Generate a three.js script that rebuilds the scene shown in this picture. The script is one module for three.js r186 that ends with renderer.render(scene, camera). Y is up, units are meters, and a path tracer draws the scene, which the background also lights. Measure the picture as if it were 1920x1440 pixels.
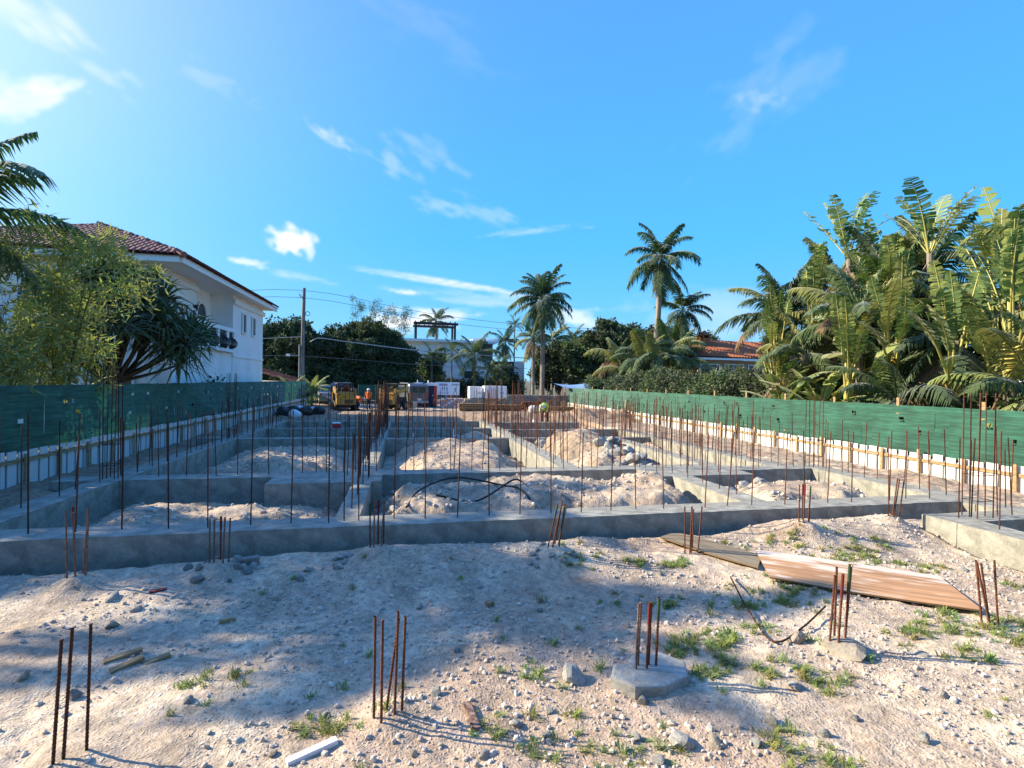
import * as THREE from 'three';
import { mergeGeometries } from 'three/addons/utils/BufferGeometryUtils.js';
import { RoundedBoxGeometry } from 'three/addons/geometries/RoundedBoxGeometry.js';
import { MarchingCubes } from 'three/addons/objects/MarchingCubes.js';

// ---------------------------------------------------------------- camera, sky, sun, exposure
const scene = new THREE.Scene();
const camera = new THREE.PerspectiveCamera(74.33, 4 / 3, 0.05, 3000);
camera.position.set(0, 2.7, 0);
camera.rotation.order = 'YXZ';
camera.rotation.set(-0.0061, -0.2075, 0.016);
camera.updateMatrixWorld(true);
const renderer = new THREE.WebGLRenderer({ antialias: true });
renderer.toneMapping = THREE.LinearToneMapping;
renderer.toneMappingExposure = 2.2;
renderer.shadowMap.enabled = true;

const SUN = new THREE.Vector3(-0.857, 0, -0.515).normalize().multiplyScalar(Math.cos(0.475)).setY(Math.sin(0.475));
const sun = new THREE.DirectionalLight(new THREE.Color().setRGB(1, 0.87, 0.65), 5);
sun.position.copy(SUN).multiplyScalar(80); sun.target.position.set(0, 0, -12);
sun.castShadow = true; sun.shadow.radius = 1.2;
sun.shadow.mapSize.set(4096, 4096);
Object.assign(sun.shadow.camera, { left: -60, right: 60, top: 60, bottom: -60, near: 1, far: 220 });
scene.add(sun, sun.target);

// ---------------------------------------------------------------- noise and random
function rng(seed) { let a = seed >>> 0; return () => { a = (a + 0x6D2B79F5) | 0; let t = Math.imul(a ^ (a >>> 15), 1 | a); t = (t + Math.imul(t ^ (t >>> 7), 61 | t)) ^ t; return ((t ^ (t >>> 14)) >>> 0) / 4294967296; }; }
function hash(i, j, s) { let h = (Math.imul(i, 374761393) + Math.imul(j, 668265263) + Math.imul(s, 2246822519)) | 0; h = Math.imul(h ^ (h >>> 13), 1274126177); return ((h ^ (h >>> 16)) >>> 0) / 4294967296; }
function vnoise(x, y, s = 0, wrap = 0) {
  let i = Math.floor(x), j = Math.floor(y); const fx = x - i, fy = y - j;
  const u = fx * fx * fx * (fx * (fx * 6 - 15) + 10), v = fy * fy * fy * (fy * (fy * 6 - 15) + 10);
  let i1 = i + 1, j1 = j + 1;
  if (wrap) { i = ((i % wrap) + wrap) % wrap; j = ((j % wrap) + wrap) % wrap; i1 = ((i1 % wrap) + wrap) % wrap; j1 = ((j1 % wrap) + wrap) % wrap; }
  const a = hash(i, j, s), b = hash(i1, j, s), c = hash(i, j1, s), d = hash(i1, j1, s);
  return a + (b - a) * u + (c - a) * v + (a - b - c + d) * u * v;
}
function fbm(x, y, o = 4, s = 0, wrap = 0) { let r = 0, a = 0.5, n = 0; for (let k = 0; k < o; k++) { r += a * vnoise(x, y, s + k * 17, wrap); n += a; a *= 0.5; x *= 2; y *= 2; wrap *= 2; } return r / n; }
const clamp = (x, a = 0, b = 1) => Math.min(b, Math.max(a, x));
const sstep = (a, b, x) => { const t = clamp((x - a) / (b - a)); return t * t * (3 - 2 * t); };
const lerp = (a, b, t) => a + (b - a) * t;

// ---------------------------------------------------------------- sky: blue air with thin clouds, a texture of directions
{
  const W = 2048, Hh = 1024, data = new Float32Array(W * Hh * 4);
  const E = 1.15 / 2.2;
  const q = camera.quaternion;
  const seen = (px, py) => new THREE.Vector3((px - 960) / 950, -(py - 720) / 950, -1).normalize().applyQuaternion(q);
  // [towards, half width, half height (radians), slant, strength, raggedness, seed]
  const clouds = [
    [seen(545, 450), 0.036, 0.021, 0.10, 1.6, 0.7, 3], [seen(472, 493), 0.03, 0.006, 0.12, 0.8, 1, 5],
    [seen(735, 308), 0.055, 0.016, 0.42, 0.19, 1.2, 7], [seen(800, 290), 0.055, 0.022, 0.35, 0.12, 1.3, 8], [seen(822, 386), 0.05, 0.013, 0.25, 0.2, 1.2, 9], [seen(915, 398), 0.06, 0.014, 0.3, 0.16, 1.3, 10], [seen(622, 258), 0.03, 0.010, 0.45, 0.35, 1.2, 11],
    [seen(850, 532), 0.16, 0.005, 0.12, 0.7, 0.8, 12], [seen(560, 520), 0.06, 0.006, 0.1, 0.25, 1, 13],
    [seen(1440, 180), 0.09, 0.05, -0.35, 0.09, 1.5, 14], [seen(1420, 185), 0.028, 0.014, 0.2, 0.18, 1.2, 15], [seen(400, 150), 0.04, 0.015, 0.2, 0.12, 1.3, 16],
    [seen(40, 190), 0.055, 0.026, -0.5, 0.6, 1.3, 17], [seen(50, 25), 0.08, 0.03, 0.3, 0.35, 1.4, 18], [seen(800, 50), 0.12, 0.03, 0.3, 0.05, 1.5, 19],
    [seen(765, 602), 0.07, 0.018, 0.0, 1.0, 1, 20], [seen(850, 590), 0.07, 0.012, 0, 0.6, 1, 21], [seen(1085, 598), 0.05, 0.018, 0.05, 0.6, 1, 22], [seen(1350, 590), 0.16, 0.045, 0.0, 0.22, 1.2, 23], [seen(900, 560), 0.13, 0.014, 0.08, 0.3, 1.2, 24], [seen(760, 547), 0.03, 0.004, 0.05, 0.5, 1, 25], [seen(1000, 432), 0.08, 0.006, -0.1, 0.25, 1.2, 26],
  ].map(([d, w, h, sl, st, rg, sd]) => { const r = new THREE.Vector3().crossVectors(d, new THREE.Vector3(0, 1, 0)).normalize(), u = new THREE.Vector3().crossVectors(r, d); return { d, r, u, w, h, sl, st, rg, sd, lim: Math.cos(Math.max(w, h) * 2.6) }; });
  const d = new THREE.Vector3();
  for (let j = 0; j < Hh; j++) {
    const el = ((j + 0.5) / Hh - 0.5) * Math.PI, y = Math.sin(el), c = Math.cos(el);
    for (let i = 0; i < W; i++) {
      const az = ((i + 0.5) / W - 0.5) * 2 * Math.PI; d.set(Math.cos(az) * c, y, Math.sin(az) * c);
      const e = Math.max(0, y);
      const t = Math.pow(clamp(e / 0.62), 0.6);
      let r = lerp(0.25, 0.10, Math.min(1, t * 1.7)), g = lerp(0.72, 0.37, t), b = lerp(1.02, 1.08, t);
      const hz = Math.exp(-e * 14); r += 0.16 * hz; g += 0.04 * hz;
      const s = Math.max(0, d.dot(SUN)), gl = 0.5 * Math.pow(s, 6) + 0.5 * Math.pow(s, 20) + 2.5 * Math.pow(s, 90);
      r += gl; g += gl * 0.85; b += gl * 0.55;
      for (const k of clouds) {
        const cd = d.dot(k.d); if (cd < k.lim) continue;
        let a = d.dot(k.r), bb = d.dot(k.u) + a * k.sl; a /= k.w; bb /= k.h;
        const n = fbm(a * 2.2 + k.sd * 9, bb * 1.5 + k.sd * 5, 5, k.sd), n2 = fbm(a * 1.2 + 40 + k.sd, bb * 1.2, 3, k.sd + 50);
        const rad = Math.sqrt(a * a + bb * bb);
        let m = clamp(1.15 - rad * 0.9 + (n - 0.5) * 1.9 * k.rg) * sstep(2.4, 0.9, rad); m = clamp(m * k.st * (0.5 + n2 * 1.1));
        m = Math.min(m, 0.97);
        r = lerp(r, 1.04, m); g = lerp(g, 1.05, m); b = lerp(b, 1.08, m);
      }
      if (y < 0) { const f = clamp(-y * 8); r = lerp(r, 0.28, f); g = lerp(g, 0.26, f); b = lerp(b, 0.22, f); }
      const o = (j * W + i) * 4; data[o] = r * E; data[o + 1] = g * E; data[o + 2] = b * E; data[o + 3] = 1;
    }
  }
  const t = new THREE.DataTexture(data, W, Hh, THREE.RGBAFormat, THREE.FloatType);
  t.mapping = THREE.EquirectangularReflectionMapping; t.magFilter = t.minFilter = THREE.LinearFilter; t.wrapS = THREE.RepeatWrapping; t.needsUpdate = true;
  scene.background = t; scene.environment = t;
}

// ---------------------------------------------------------------- textures and materials
function texture(n, fn, { srgb = true, rep = 1 } = {}) {
  const a = new Uint8Array(n * n * 4);
  for (let j = 0; j < n; j++) for (let i = 0; i < n; i++) { const c = fn(i / n, j / n), o = (j * n + i) * 4; a[o] = clamp(c[0]) * 255; a[o + 1] = clamp(c[1]) * 255; a[o + 2] = clamp(c[2]) * 255; a[o + 3] = 255; }
  const t = new THREE.DataTexture(a, n, n, THREE.RGBAFormat); t.wrapS = t.wrapT = THREE.RepeatWrapping; t.magFilter = THREE.LinearFilter; t.minFilter = THREE.LinearMipmapLinearFilter; t.generateMipmaps = true;
  if (srgb) t.colorSpace = THREE.SRGBColorSpace; t.repeat.set(rep, rep); t.needsUpdate = true; return t;
}
const grey = (v) => [v, v, v];
const dirtMap = texture(1024, (u, v) => {
  const a = fbm(u * 6, v * 6, 5, 1, 6), b = fbm(u * 40, v * 40, 4, 2, 40), c = vnoise(u * 130, v * 130, 3, 130), e = vnoise(u * 260, v * 260, 4, 260);
  let k = 0.83 + (a - 0.5) * 0.26 + (b - 0.5) * 0.32 + (e - 0.5) * 0.12; let r = k * 1.02, g = k * 0.965, bl = k * 0.91;
  if (c > 0.8) { const f = (c - 0.8) * 3.2; r = lerp(r, 0.93, f); g = lerp(g, 0.92, f); bl = lerp(bl, 0.9, f); }
  if (c < 0.16) { const f = (0.16 - c) * 4; r = lerp(r, 0.4, f); g = lerp(g, 0.36, f); bl = lerp(bl, 0.33, f); }
  return [r, g, bl];
}, { rep: 0.42 });
const dirtBump = texture(1024, (u, v) => { const b = fbm(u * 24, v * 24, 5, 12, 24), c = vnoise(u * 110, v * 110, 13, 110); return grey(0.55 * b + 0.25 * clamp((c - 0.62) * 3) + 0.2 * vnoise(u * 220, v * 220, 14, 220)); }, { srgb: false, rep: 0.42 });
const concMap = texture(512, (u, v) => { const a = fbm(u * 5, v * 5, 5, 31, 5), b = fbm(u * 60, v * 60, 2, 32, 60), s = fbm(u * 9, v * 9, 4, 33, 9); const k = 0.76 + (a - 0.5) * 0.36 + (b - 0.5) * 0.12 + (s - 0.5) * 0.22; return [k, k * 0.985, k * 0.94]; }, { rep: 0.7 });
const concBump = texture(512, (u, v) => grey(0.6 * fbm(u * 40, v * 40, 3, 35, 40) + 0.4 * fbm(u * 6, v * 6, 3, 36, 6)), { srgb: false, rep: 0.7 });
const woodMap = texture(512, (u, v) => { const w = fbm(u * 3, v * 40, 4, 41, 0), g = Math.sin((v * 26 + w * 5 + fbm(u * 2, v * 6, 3, 43) * 5) * 3) * 0.5 + 0.5; const k = 0.74 + (w - 0.5) * 0.35 - g * 0.1; return [k, k * 0.93, k * 0.8]; }, { rep: 1 });
const rustMap = texture(256, (u, v) => { const a = fbm(u * 8, v * 8, 4, 51, 8), b = vnoise(u * 64, v * 64, 52, 64); const k = 0.6 + (a - 0.5) * 0.8 + (b - 0.5) * 0.3; return [k, k * 0.86, k * 0.78]; }, { rep: 4 });
const plyMap = texture(1024, (u, v) => {
  const w = fbm(u * 2.5, v * 46, 4, 61), g = fbm(u * 3, v * 9, 4, 62);
  let k = 0.68 + (w - 0.5) * 0.32; let c = [k * 1.0, k * 0.76, k * 0.54];
  const wht = clamp((fbm(u * 5, v * 12, 4, 64) - 0.52 + 0.42 * sstep(0.45, 1, v) - 0.25 * u * (1 - v)) * 5); const fleck = clamp((vnoise(u * 14, v * 160, 66) - 0.72) * 3) * 0.5;
  const f = clamp(wht * 0.85 + fleck * g); c = [lerp(c[0], 0.86, f), lerp(c[1], 0.81, f), lerp(c[2], 0.76, f)]; return c;
});
const clothMap = texture(512, (u, v) => { const s = fbm(u * 4, v * 110, 3, 71, 0), a = fbm(u * 5, v * 5, 4, 72, 5), f = vnoise(u * 6, v * 200, 73); const k = 0.74 + (s - 0.5) * 0.45 + (a - 0.5) * 0.32 + (f - 0.5) * 0.12; return grey(k); }, { rep: 1 });
const clothBump = texture(256, (u, v) => grey(fbm(u * 2, v * 22, 3, 75)), { srgb: false, rep: 1 });
const stuccoMap = texture(512, (u, v) => { const a = fbm(u * 4, v * 4, 5, 81, 4), s = fbm(u * 22, v * 2, 3, 82, 2); const k = 0.92 + (a - 0.5) * 0.08 + (s - 0.5) * 0.02; return [k, k, k * 0.985]; }, { rep: 0.2 });
const stuccoBump = texture(256, (u, v) => grey(fbm(u * 40, v * 40, 3, 83, 40)), { srgb: false, rep: 0.8 });
const barkMap = texture(256, (u, v) => { const a = fbm(u * 4, v * 26, 4, 91), b = fbm(u * 16, v * 6, 3, 92); const k = 0.68 + (a - 0.5) * 0.5 + (b - 0.5) * 0.3; return [k, k * 0.97, k * 0.92]; });
const tileMap = texture(256, (u, v) => { const a = fbm(u * 12, v * 12, 4, 95, 12); const k = 0.78 + (a - 0.5) * 0.6; return [k, k * 0.95, k * 0.92]; }, { rep: 0.5 });

const rgb = (r, g, b) => new THREE.Color().setRGB(r, g, b);
const std = (r, g, b, o = {}) => new THREE.MeshStandardMaterial({ color: rgb(r, g, b), roughness: 0.85, ...o });
const leafMat = (r, g, b, o = {}) => new THREE.MeshPhysicalMaterial({ color: rgb(r, g, b), roughness: 0.93, transmission: 0.42, thickness: 0, side: THREE.DoubleSide, ...o });
const M = {
  dirt: std(0.92, 0.88, 0.83, { map: dirtMap, bumpMap: dirtBump, bumpScale: 0.02, vertexColors: true, roughness: 0.97 }),
  conc: std(0.54, 0.535, 0.49, { map: concMap, bumpMap: concBump, bumpScale: 0.006, roughness: 0.9 }),
  rust: std(0.40, 0.19, 0.11, { map: rustMap, roughness: 0.9, metalness: 0.1 }),
  rustDark: std(0.17, 0.095, 0.065, { map: rustMap, roughness: 0.9, metalness: 0.15 }),
  rustPale: std(0.55, 0.47, 0.42, { map: rustMap, roughness: 0.95 }),
  paintRed: std(0.42, 0.03, 0.045, { map: rustMap, roughness: 0.7 }), paintGreen: std(0.08, 0.30, 0.13, { map: rustMap, roughness: 0.7 }),
  wood: std(0.72, 0.56, 0.38, { map: woodMap }), woodPale: std(0.86, 0.74, 0.56, { map: woodMap }), woodGrey: std(0.5, 0.46, 0.40, { map: woodMap }), woodBrown: std(0.42, 0.25, 0.14, { map: woodMap }),
  ply: std(0.95, 0.93, 0.9, { map: plyMap }), plyEdge: std(0.4, 0.29, 0.2, { map: woodMap }),
  clothSun: new THREE.MeshPhysicalMaterial({ color: rgb(0.040, 0.20, 0.128), map: clothMap, bumpMap: clothBump, bumpScale: 0.008, roughness: 0.95, transmission: 0.25, thickness: 0, side: THREE.DoubleSide }),
  whiteBoard: std(0.80, 0.79, 0.77, { map: stuccoMap }), backBoard: std(0.42, 0.42, 0.44, { map: stuccoMap }),
  stucco: std(0.97, 0.98, 0.99, { map: stuccoMap, bumpMap: stuccoBump, bumpScale: 0.006 }), trim: std(0.80, 0.79, 0.76, {}), soffit: std(0.82, 0.78, 0.70, {}),
  tilePink: std(0.42, 0.185, 0.155, { map: tileMap }), tileOrange: std(0.58, 0.20, 0.08, { map: tileMap }), tileDark: std(0.22, 0.10, 0.085, { map: tileMap }),
  glass: std(0.03, 0.045, 0.05, { roughness: 0.06, metalness: 0.0 }), iron: std(0.02, 0.02, 0.02, { roughness: 0.5, metalness: 0.4 }),
  black: std(0.015, 0.015, 0.016, { roughness: 0.7 }), rubber: std(0.025, 0.025, 0.025, { roughness: 0.9 }),
  yellow: std(0.38, 0.22, 0.045, { roughness: 0.45 }), white: std(0.82, 0.82, 0.82, { roughness: 0.6 }), greyMetal: std(0.35, 0.36, 0.37, { roughness: 0.45, metalness: 0.6 }),
  navy: std(0.018, 0.03, 0.07, { roughness: 0.25 }), carGrey: std(0.09, 0.10, 0.11, { roughness: 0.3 }), lampRed: std(0.45, 0.02, 0.02, { roughness: 0.3 }), carSilver: std(0.42, 0.44, 0.47, { roughness: 0.3, metalness: 0.3 }),
  red: std(0.55, 0.025, 0.03, { roughness: 0.5 }), blue: std(0.02, 0.16, 0.5, { roughness: 0.5 }), darkBlue: std(0.02, 0.02, 0.06, { roughness: 0.5 }), tarp: std(0.18, 0.33, 0.62, { roughness: 0.6 }),
  orange: std(0.8, 0.16, 0.02), neon: std(0.42, 0.82, 0.04), skin: std(0.32, 0.19, 0.12, { roughness: 0.6 }), pants: std(0.03, 0.035, 0.05), hat: std(0.75, 0.75, 0.72, { roughness: 0.4 }), hair: std(0.02, 0.016, 0.012),
  rock: std(0.70, 0.69, 0.66, { map: concMap, bumpMap: concBump, bumpScale: 0.01, roughness: 0.95 }), rockTan: std(0.66, 0.58, 0.48, { map: concMap, bumpMap: concBump, bumpScale: 0.01 }), rockGrey: std(0.42, 0.42, 0.41, { map: concMap, bumpMap: concBump, bumpScale: 0.01 }),
  bag: std(0.7, 0.71, 0.72, { roughness: 0.5 }), bagDark: std(0.02, 0.02, 0.022, { roughness: 0.5 }),
  palmGreen: leafMat(0.07, 0.125, 0.026), palmDark: leafMat(0.035, 0.08, 0.022), palmYellow: leafMat(0.22, 0.23, 0.05), palmBrown: leafMat(0.28, 0.17, 0.08, { roughness: 0.9 }),
  banana: leafMat(0.10, 0.18, 0.035), bananaLight: leafMat(0.27, 0.33, 0.07), petiole: std(0.42, 0.38, 0.11, { roughness: 0.6 }), petioleYellow: std(0.52, 0.42, 0.10, { roughness: 0.6 }),
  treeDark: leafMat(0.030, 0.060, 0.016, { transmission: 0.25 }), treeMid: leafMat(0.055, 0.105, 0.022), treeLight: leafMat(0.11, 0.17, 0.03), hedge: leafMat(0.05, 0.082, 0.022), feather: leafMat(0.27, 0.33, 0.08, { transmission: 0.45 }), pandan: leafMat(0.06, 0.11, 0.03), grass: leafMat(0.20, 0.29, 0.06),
  bark: std(0.34, 0.30, 0.26, { map: barkMap }), barkPale: std(0.52, 0.47, 0.42, { map: barkMap }), barkDark: std(0.13, 0.11, 0.09, { map: barkMap }), shaft: std(0.10, 0.18, 0.06, { roughness: 0.5 }), culm: std(0.28, 0.30, 0.10, { map: barkMap }),
};

// ---------------------------------------------------------------- helpers
const used = {};
const numbered = (n) => { const k = used[n] = (used[n] ?? -1) + 1; return k ? `${n}_${String(k).padStart(3, '0')}` : n; };
const V = (x, y, z) => new THREE.Vector3(x, y, z);
function obj(name, geo, mat, parent) { const m = new THREE.Mesh(Array.isArray(geo) ? merge(geo) : geo, mat); m.name = name; m.castShadow = m.receiveShadow = true; if (parent) parent.add(m); return m; }
function tag(o, label, category, group, kind) { o.userData.label = label; if (category) o.userData.category = category; if (group) o.userData.group = group; if (kind) o.userData.kind = kind; return o; }
function thing(name, label, category, p = [0, 0, 0], turn = 0, group) { const g = new THREE.Group(); g.name = numbered(name); g.position.set(...p); g.rotation.y = turn; scene.add(g); return tag(g, label, category, group); }
function single(name, geo, mat, label, category, group) { const m = obj(numbered(name), geo, mat, scene); return tag(m, label, category, group); }
function copyOf(o, p, turn, label, group) { const c = o.clone(); c.name = numbered(o.name.replace(/_\d{3}$/, '')); c.userData = { ...o.userData }; c.position.set(...p); c.rotation.y = turn; scene.add(c); if (label) c.userData.label = label; if (group) c.userData.group = group; return c; }
function merge(list) { list = list.filter(Boolean); const mixed = list.some((g) => !g.index) && list.some((g) => g.index); const l = list.map((g) => { let h = mixed && g.index ? g.toNonIndexed() : g; for (const k of Object.keys(h.attributes)) if (!['position', 'normal', 'uv'].includes(k)) h.deleteAttribute(k); if (!h.attributes.uv) h.setAttribute('uv', new THREE.BufferAttribute(new Float32Array(h.attributes.position.count * 2), 2)); return h; }); return l.length === 1 ? l[0] : mergeGeometries(l); }
const mtx = new THREE.Matrix4(), qq = new THREE.Quaternion(), ee = new THREE.Euler(), one = V(1, 1, 1);
function put(g, x = 0, y = 0, z = 0, rx = 0, ry = 0, rz = 0, s = 1) { return g.applyMatrix4(mtx.compose(V(x, y, z), qq.setFromEuler(ee.set(rx, ry, rz, 'YXZ')), typeof s === 'number' ? V(s, s, s) : s)); }
function boxUV(g, k = 1) { const p = g.attributes.position, n = g.attributes.normal, u = new Float32Array(p.count * 2); for (let i = 0; i < p.count; i++) { const ax = Math.abs(n.getX(i)), ay = Math.abs(n.getY(i)), az = Math.abs(n.getZ(i)); const a = ay >= ax && ay >= az ? [p.getX(i), p.getZ(i)] : ax >= az ? [p.getZ(i), p.getY(i)] : [p.getX(i), p.getY(i)]; u[2 * i] = a[0] * k; u[2 * i + 1] = a[1] * k; } g.setAttribute('uv', new THREE.BufferAttribute(u, 2)); return g; }
const box = (w, h, d, x = 0, y = 0, z = 0, rx = 0, ry = 0, rz = 0) => put(boxUV(new THREE.BoxGeometry(w, h, d)), x, y, z, rx, ry, rz);
const rbox = (w, h, d, r, x = 0, y = 0, z = 0, rx = 0, ry = 0, rz = 0) => put(boxUV(new RoundedBoxGeometry(w, h, d, 2, r)), x, y, z, rx, ry, rz);
const span = (x0, x1, y0, y1, z0, z1) => boxUV(put(new THREE.BoxGeometry(x1 - x0, y1 - y0, z1 - z0), (x0 + x1) / 2, (y0 + y1) / 2, (z0 + z1) / 2));
const cyl = (r0, r1, h, n = 8, x = 0, y = 0, z = 0, rx = 0, ry = 0, rz = 0) => put(new THREE.CylinderGeometry(r1, r0, h, n), x, y, z, rx, ry, rz);
const tube = (pts, r, seg = 12, rad = 5) => new THREE.TubeGeometry(new THREE.CatmullRomCurve3(pts.map((p) => (p.isVector3 ? p : V(...p)))), seg, r, rad);
function taper(pts, r0, r1, seg = 10, rad = 7) { const g = tube(pts, 1, seg, rad), c = new THREE.CatmullRomCurve3(pts.map((p) => (p.isVector3 ? p : V(...p)))), p = g.attributes.position; for (let i = 0; i <= seg; i++) { const o = c.getPointAt(i / seg), r = typeof r0 === 'function' ? r0(i / seg) : lerp(r0, r1, i / seg); for (let j = 0; j <= rad; j++) { const k = i * (rad + 1) + j; p.setXYZ(k, o.x + (p.getX(k) - o.x) * r, o.y + (p.getY(k) - o.y) * r, o.z + (p.getZ(k) - o.z) * r); } } g.computeVertexNormals(); return g; }
class Faces { // triangle collector
  constructor() { this.p = []; this.uv = []; }
  tri(a, b, c) { this.p.push(a.x, a.y, a.z, b.x, b.y, b.z, c.x, c.y, c.z); this.uv.push(0, 0, 1, 0, 0.5, 1); }
  quad(a, b, c, d) { this.tri(a, b, c); this.tri(a, c, d); }
  geo() { const g = new THREE.BufferGeometry(); g.setAttribute('position', new THREE.Float32BufferAttribute(this.p, 3)); g.setAttribute('uv', new THREE.Float32BufferAttribute(this.uv, 2)); g.computeVertexNormals(); return g; }
}
const print = (w, h, draw) => { const c = document.createElement('canvas'); c.width = w; c.height = h; draw(c.getContext('2d'), w, h); const t = new THREE.CanvasTexture(c); t.colorSpace = THREE.SRGBColorSpace; return new THREE.MeshStandardMaterial({ map: t, roughness: 0.6 }); };

// ---------------------------------------------------------------- the plan of the foundation and the lie of the land
const TOP = 0.42;
// name, x0, x1, z0 (far), z1 (near)
const BEAMS = [
  ['front', -6.55, 11.0, -8.72, -8.10], ['left', -6.55, -6.0, -28.4, -8.72], ['centre_near', -1.1, -0.7, -11.6, -8.72], ['centre_far', -1.1, -0.7, -28.4, -13.2],
  ['pad_centre', -2.9, -0.5, -13.2, -11.6], ['row2_stub', -7.3, -6.55, -13.0, -12.4], ['row2_left', -6.0, -2.9, -13.0, -12.4], ['row2_mid', -0.5, 6.0, -13.0, -12.4], ['pad_right', 6.0, 8.75, -13.0, -11.35], ['row2_right', 8.75, 11.0, -12.6, -11.95],
  ['beam_b', 6.45, 7.0, -11.35, -8.72], ['beam_a', 4.05, 4.6, -28.4, -13.0], ['beam_c', 8.2, 8.75, -19.6, -13.0], ['beam_d', 10.1, 10.75, -23.4, -12.6], ['right', 11.0, 11.65, -12.6, -3.0],
  ['row3_stub', -7.4, -6.55, -20.9, -20.4], ['row3_left', -6.0, -1.1, -20.6, -20.1], ['row3_mid', -0.7, 4.05, -20.2, -19.7], ['row3_right', 4.6, 10.1, -20.0, -19.6],
  ['row4_left', -6.0, -1.1, -24.5, -24.1], ['row4_mid', -0.7, 4.05, -24.3, -23.9], ['row4_right', 4.6, 10.1, -23.4, -23.0],
  ['row5_left', -6.0, -1.1, -28.4, -28.0], ['row5_mid', -0.7, 4.05, -28.4, -28.0], ['row5_right', 4.6, 9.6, -27.5, -27.1],
  ['corner_back', 9.15, 11.0, -7.4, -6.8], ['corner_side', 9.15, 9.72, -6.8, -3.0],
];
// cells filled with heaped soil: x0, x1, z0, z1, peak, ramp
const CELLS = [
  [-6.0, -1.1, -12.4, -8.72, 0.50, 0.9], [-0.7, 6.45, -12.4, -8.72, 0.72, 0.8], [7.0, 11.0, -11.95, -8.72, 0.66, 0.7],
  [-6.0, -1.1, -20.1, -13.0, 0.84, 1.5], [-0.7, 4.05, -19.7, -13.0, 0.92, 1.3], [4.6, 8.2, -19.6, -13.0, 1.18, 1.3], [8.75, 10.1, -19.6, -12.6, 0.6, 0.6],
];
const DOWELS = [[-4.05, -7.42], [-2.4, -7.4], [-0.36, -7.5], [2.22, -7.25], [4.45, -7.22], [6.75, -7.48], [8.7, -7.56], [-0.1, -4.12], [-2.26, -4.12], [2.2, -4.3], [4.36, -4.35], [6.52, -4.5]];
function land(x, z) {
  const n1 = fbm(x * 0.35 + 50, z * 0.35 + 50, 3, 101) - 0.5, n2 = fbm(x * 1.3 + 9, z * 1.3 + 7, 4, 102) - 0.5, n3 = fbm(x * 6, z * 6, 3, 103) - 0.5;
  const far = sstep(-30, -60, z), side = Math.max(sstep(15, 19, x), sstep(-8.6, -12, x));
  const fine = n3 * 0.055 * (1 - far) * (1 - side);
  for (const b of BEAMS) if (x > b[1] + 0.03 && x < b[2] - 0.03 && z > b[3] + 0.03 && z < b[4] - 0.03) return -0.3;
  if (z > -8.12 && x < 11.2 && x > -9) {                        // open ground in front of the beams
    let h = n1 * 0.20 + n2 * 0.07 + fine * 0.75;
    h += 0.10 * sstep(-6.4, -7.4, z) * (0.4 + vnoise(x * 0.8, 3, 104));
    h += 0.15 * Math.exp(-(((x - 7.6) / 1.6) ** 2 + ((z + 7.75) / 0.65) ** 2));
    h -= 0.22 * sstep(-7.85, -8.12, z + 0.15 * n2);
    for (const [dx, dz] of DOWELS) { const d2 = (x - dx) ** 2 + (z - dz) ** 2; if (d2 < 0.8) h += (dz < -6 ? 0.15 : 0.06) * Math.exp(-d2 / 0.07); }
    if (x > 9.9) h -= 0.1;
    { const ax = x - 4.3, az = z + 7.9, tt = clamp((ax * 2.75 + az * 2.8) / 15.4), d = Math.hypot(ax - tt * 2.75, az - tt * 2.8); h = lerp(h, 0.03 + fine, sstep(1.35, 0.85, d) * sstep(-8.1, -7.6, z)); }
    return h;
  }
  for (const [x0, x1, z0, z1, pk, rp] of CELLS) if (x >= x0 - 0.05 && x <= x1 + 0.05 && z >= z0 - 0.05 && z <= z1 + 0.05) {
    const d = Math.min(x - x0, x1 - x, z1 - z, (z - z0) * 0.8) + n2 * 0.55 + n1 * 0.5;
    const body = Math.pow(sstep(0.12, rp + 0.25, d), 0.8);
    return -0.22 + pk * body * (0.78 + n1 * 0.9) + n2 * 0.22 * body + fine * 1.5 + 0.03 * Math.abs(n3);
  }
  let h = 0.12 + n1 * 0.12 + n2 * 0.08 + fine;
  if (x > -8.75 && x < -6.5 && z < -8) h = 0.14 + n2 * 0.3 + fine + n1 * 0.2;
  if (x > 10.7 && x < 15.2) h = 0.30 + n2 * 0.24 + fine * 1.5 - 0.16 * sstep(13, 15, x);
  if (z < -29 && z > -41 && x > -9 && x < 15) { const m = Math.exp(-(((z + 32.5) / 2.2) ** 2)); h += m * clamp(0.25 + n1 * 2.2 + 0.4 * sstep(0, 6, x)) * 0.55 * sstep(-6, 1, x) + m * n2 * 0.4; }
  if (x > -0.7 && x < 4 && z < -20.2 && z > -24) { h = -0.1 + n2 * 0.1 + 0.55 * Math.exp(-(((x - 3) / 0.9) ** 2 + ((z + 22) / 0.9) ** 2)); }
  else if (x > -6 && x < 10.2 && z < -19.6 && z > -28.4) h = -0.05 + n2 * 0.14 + fine;
  h = lerp(h, 0.05 + n1 * 0.2, Math.max(far, side));
  return h;
}
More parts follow.
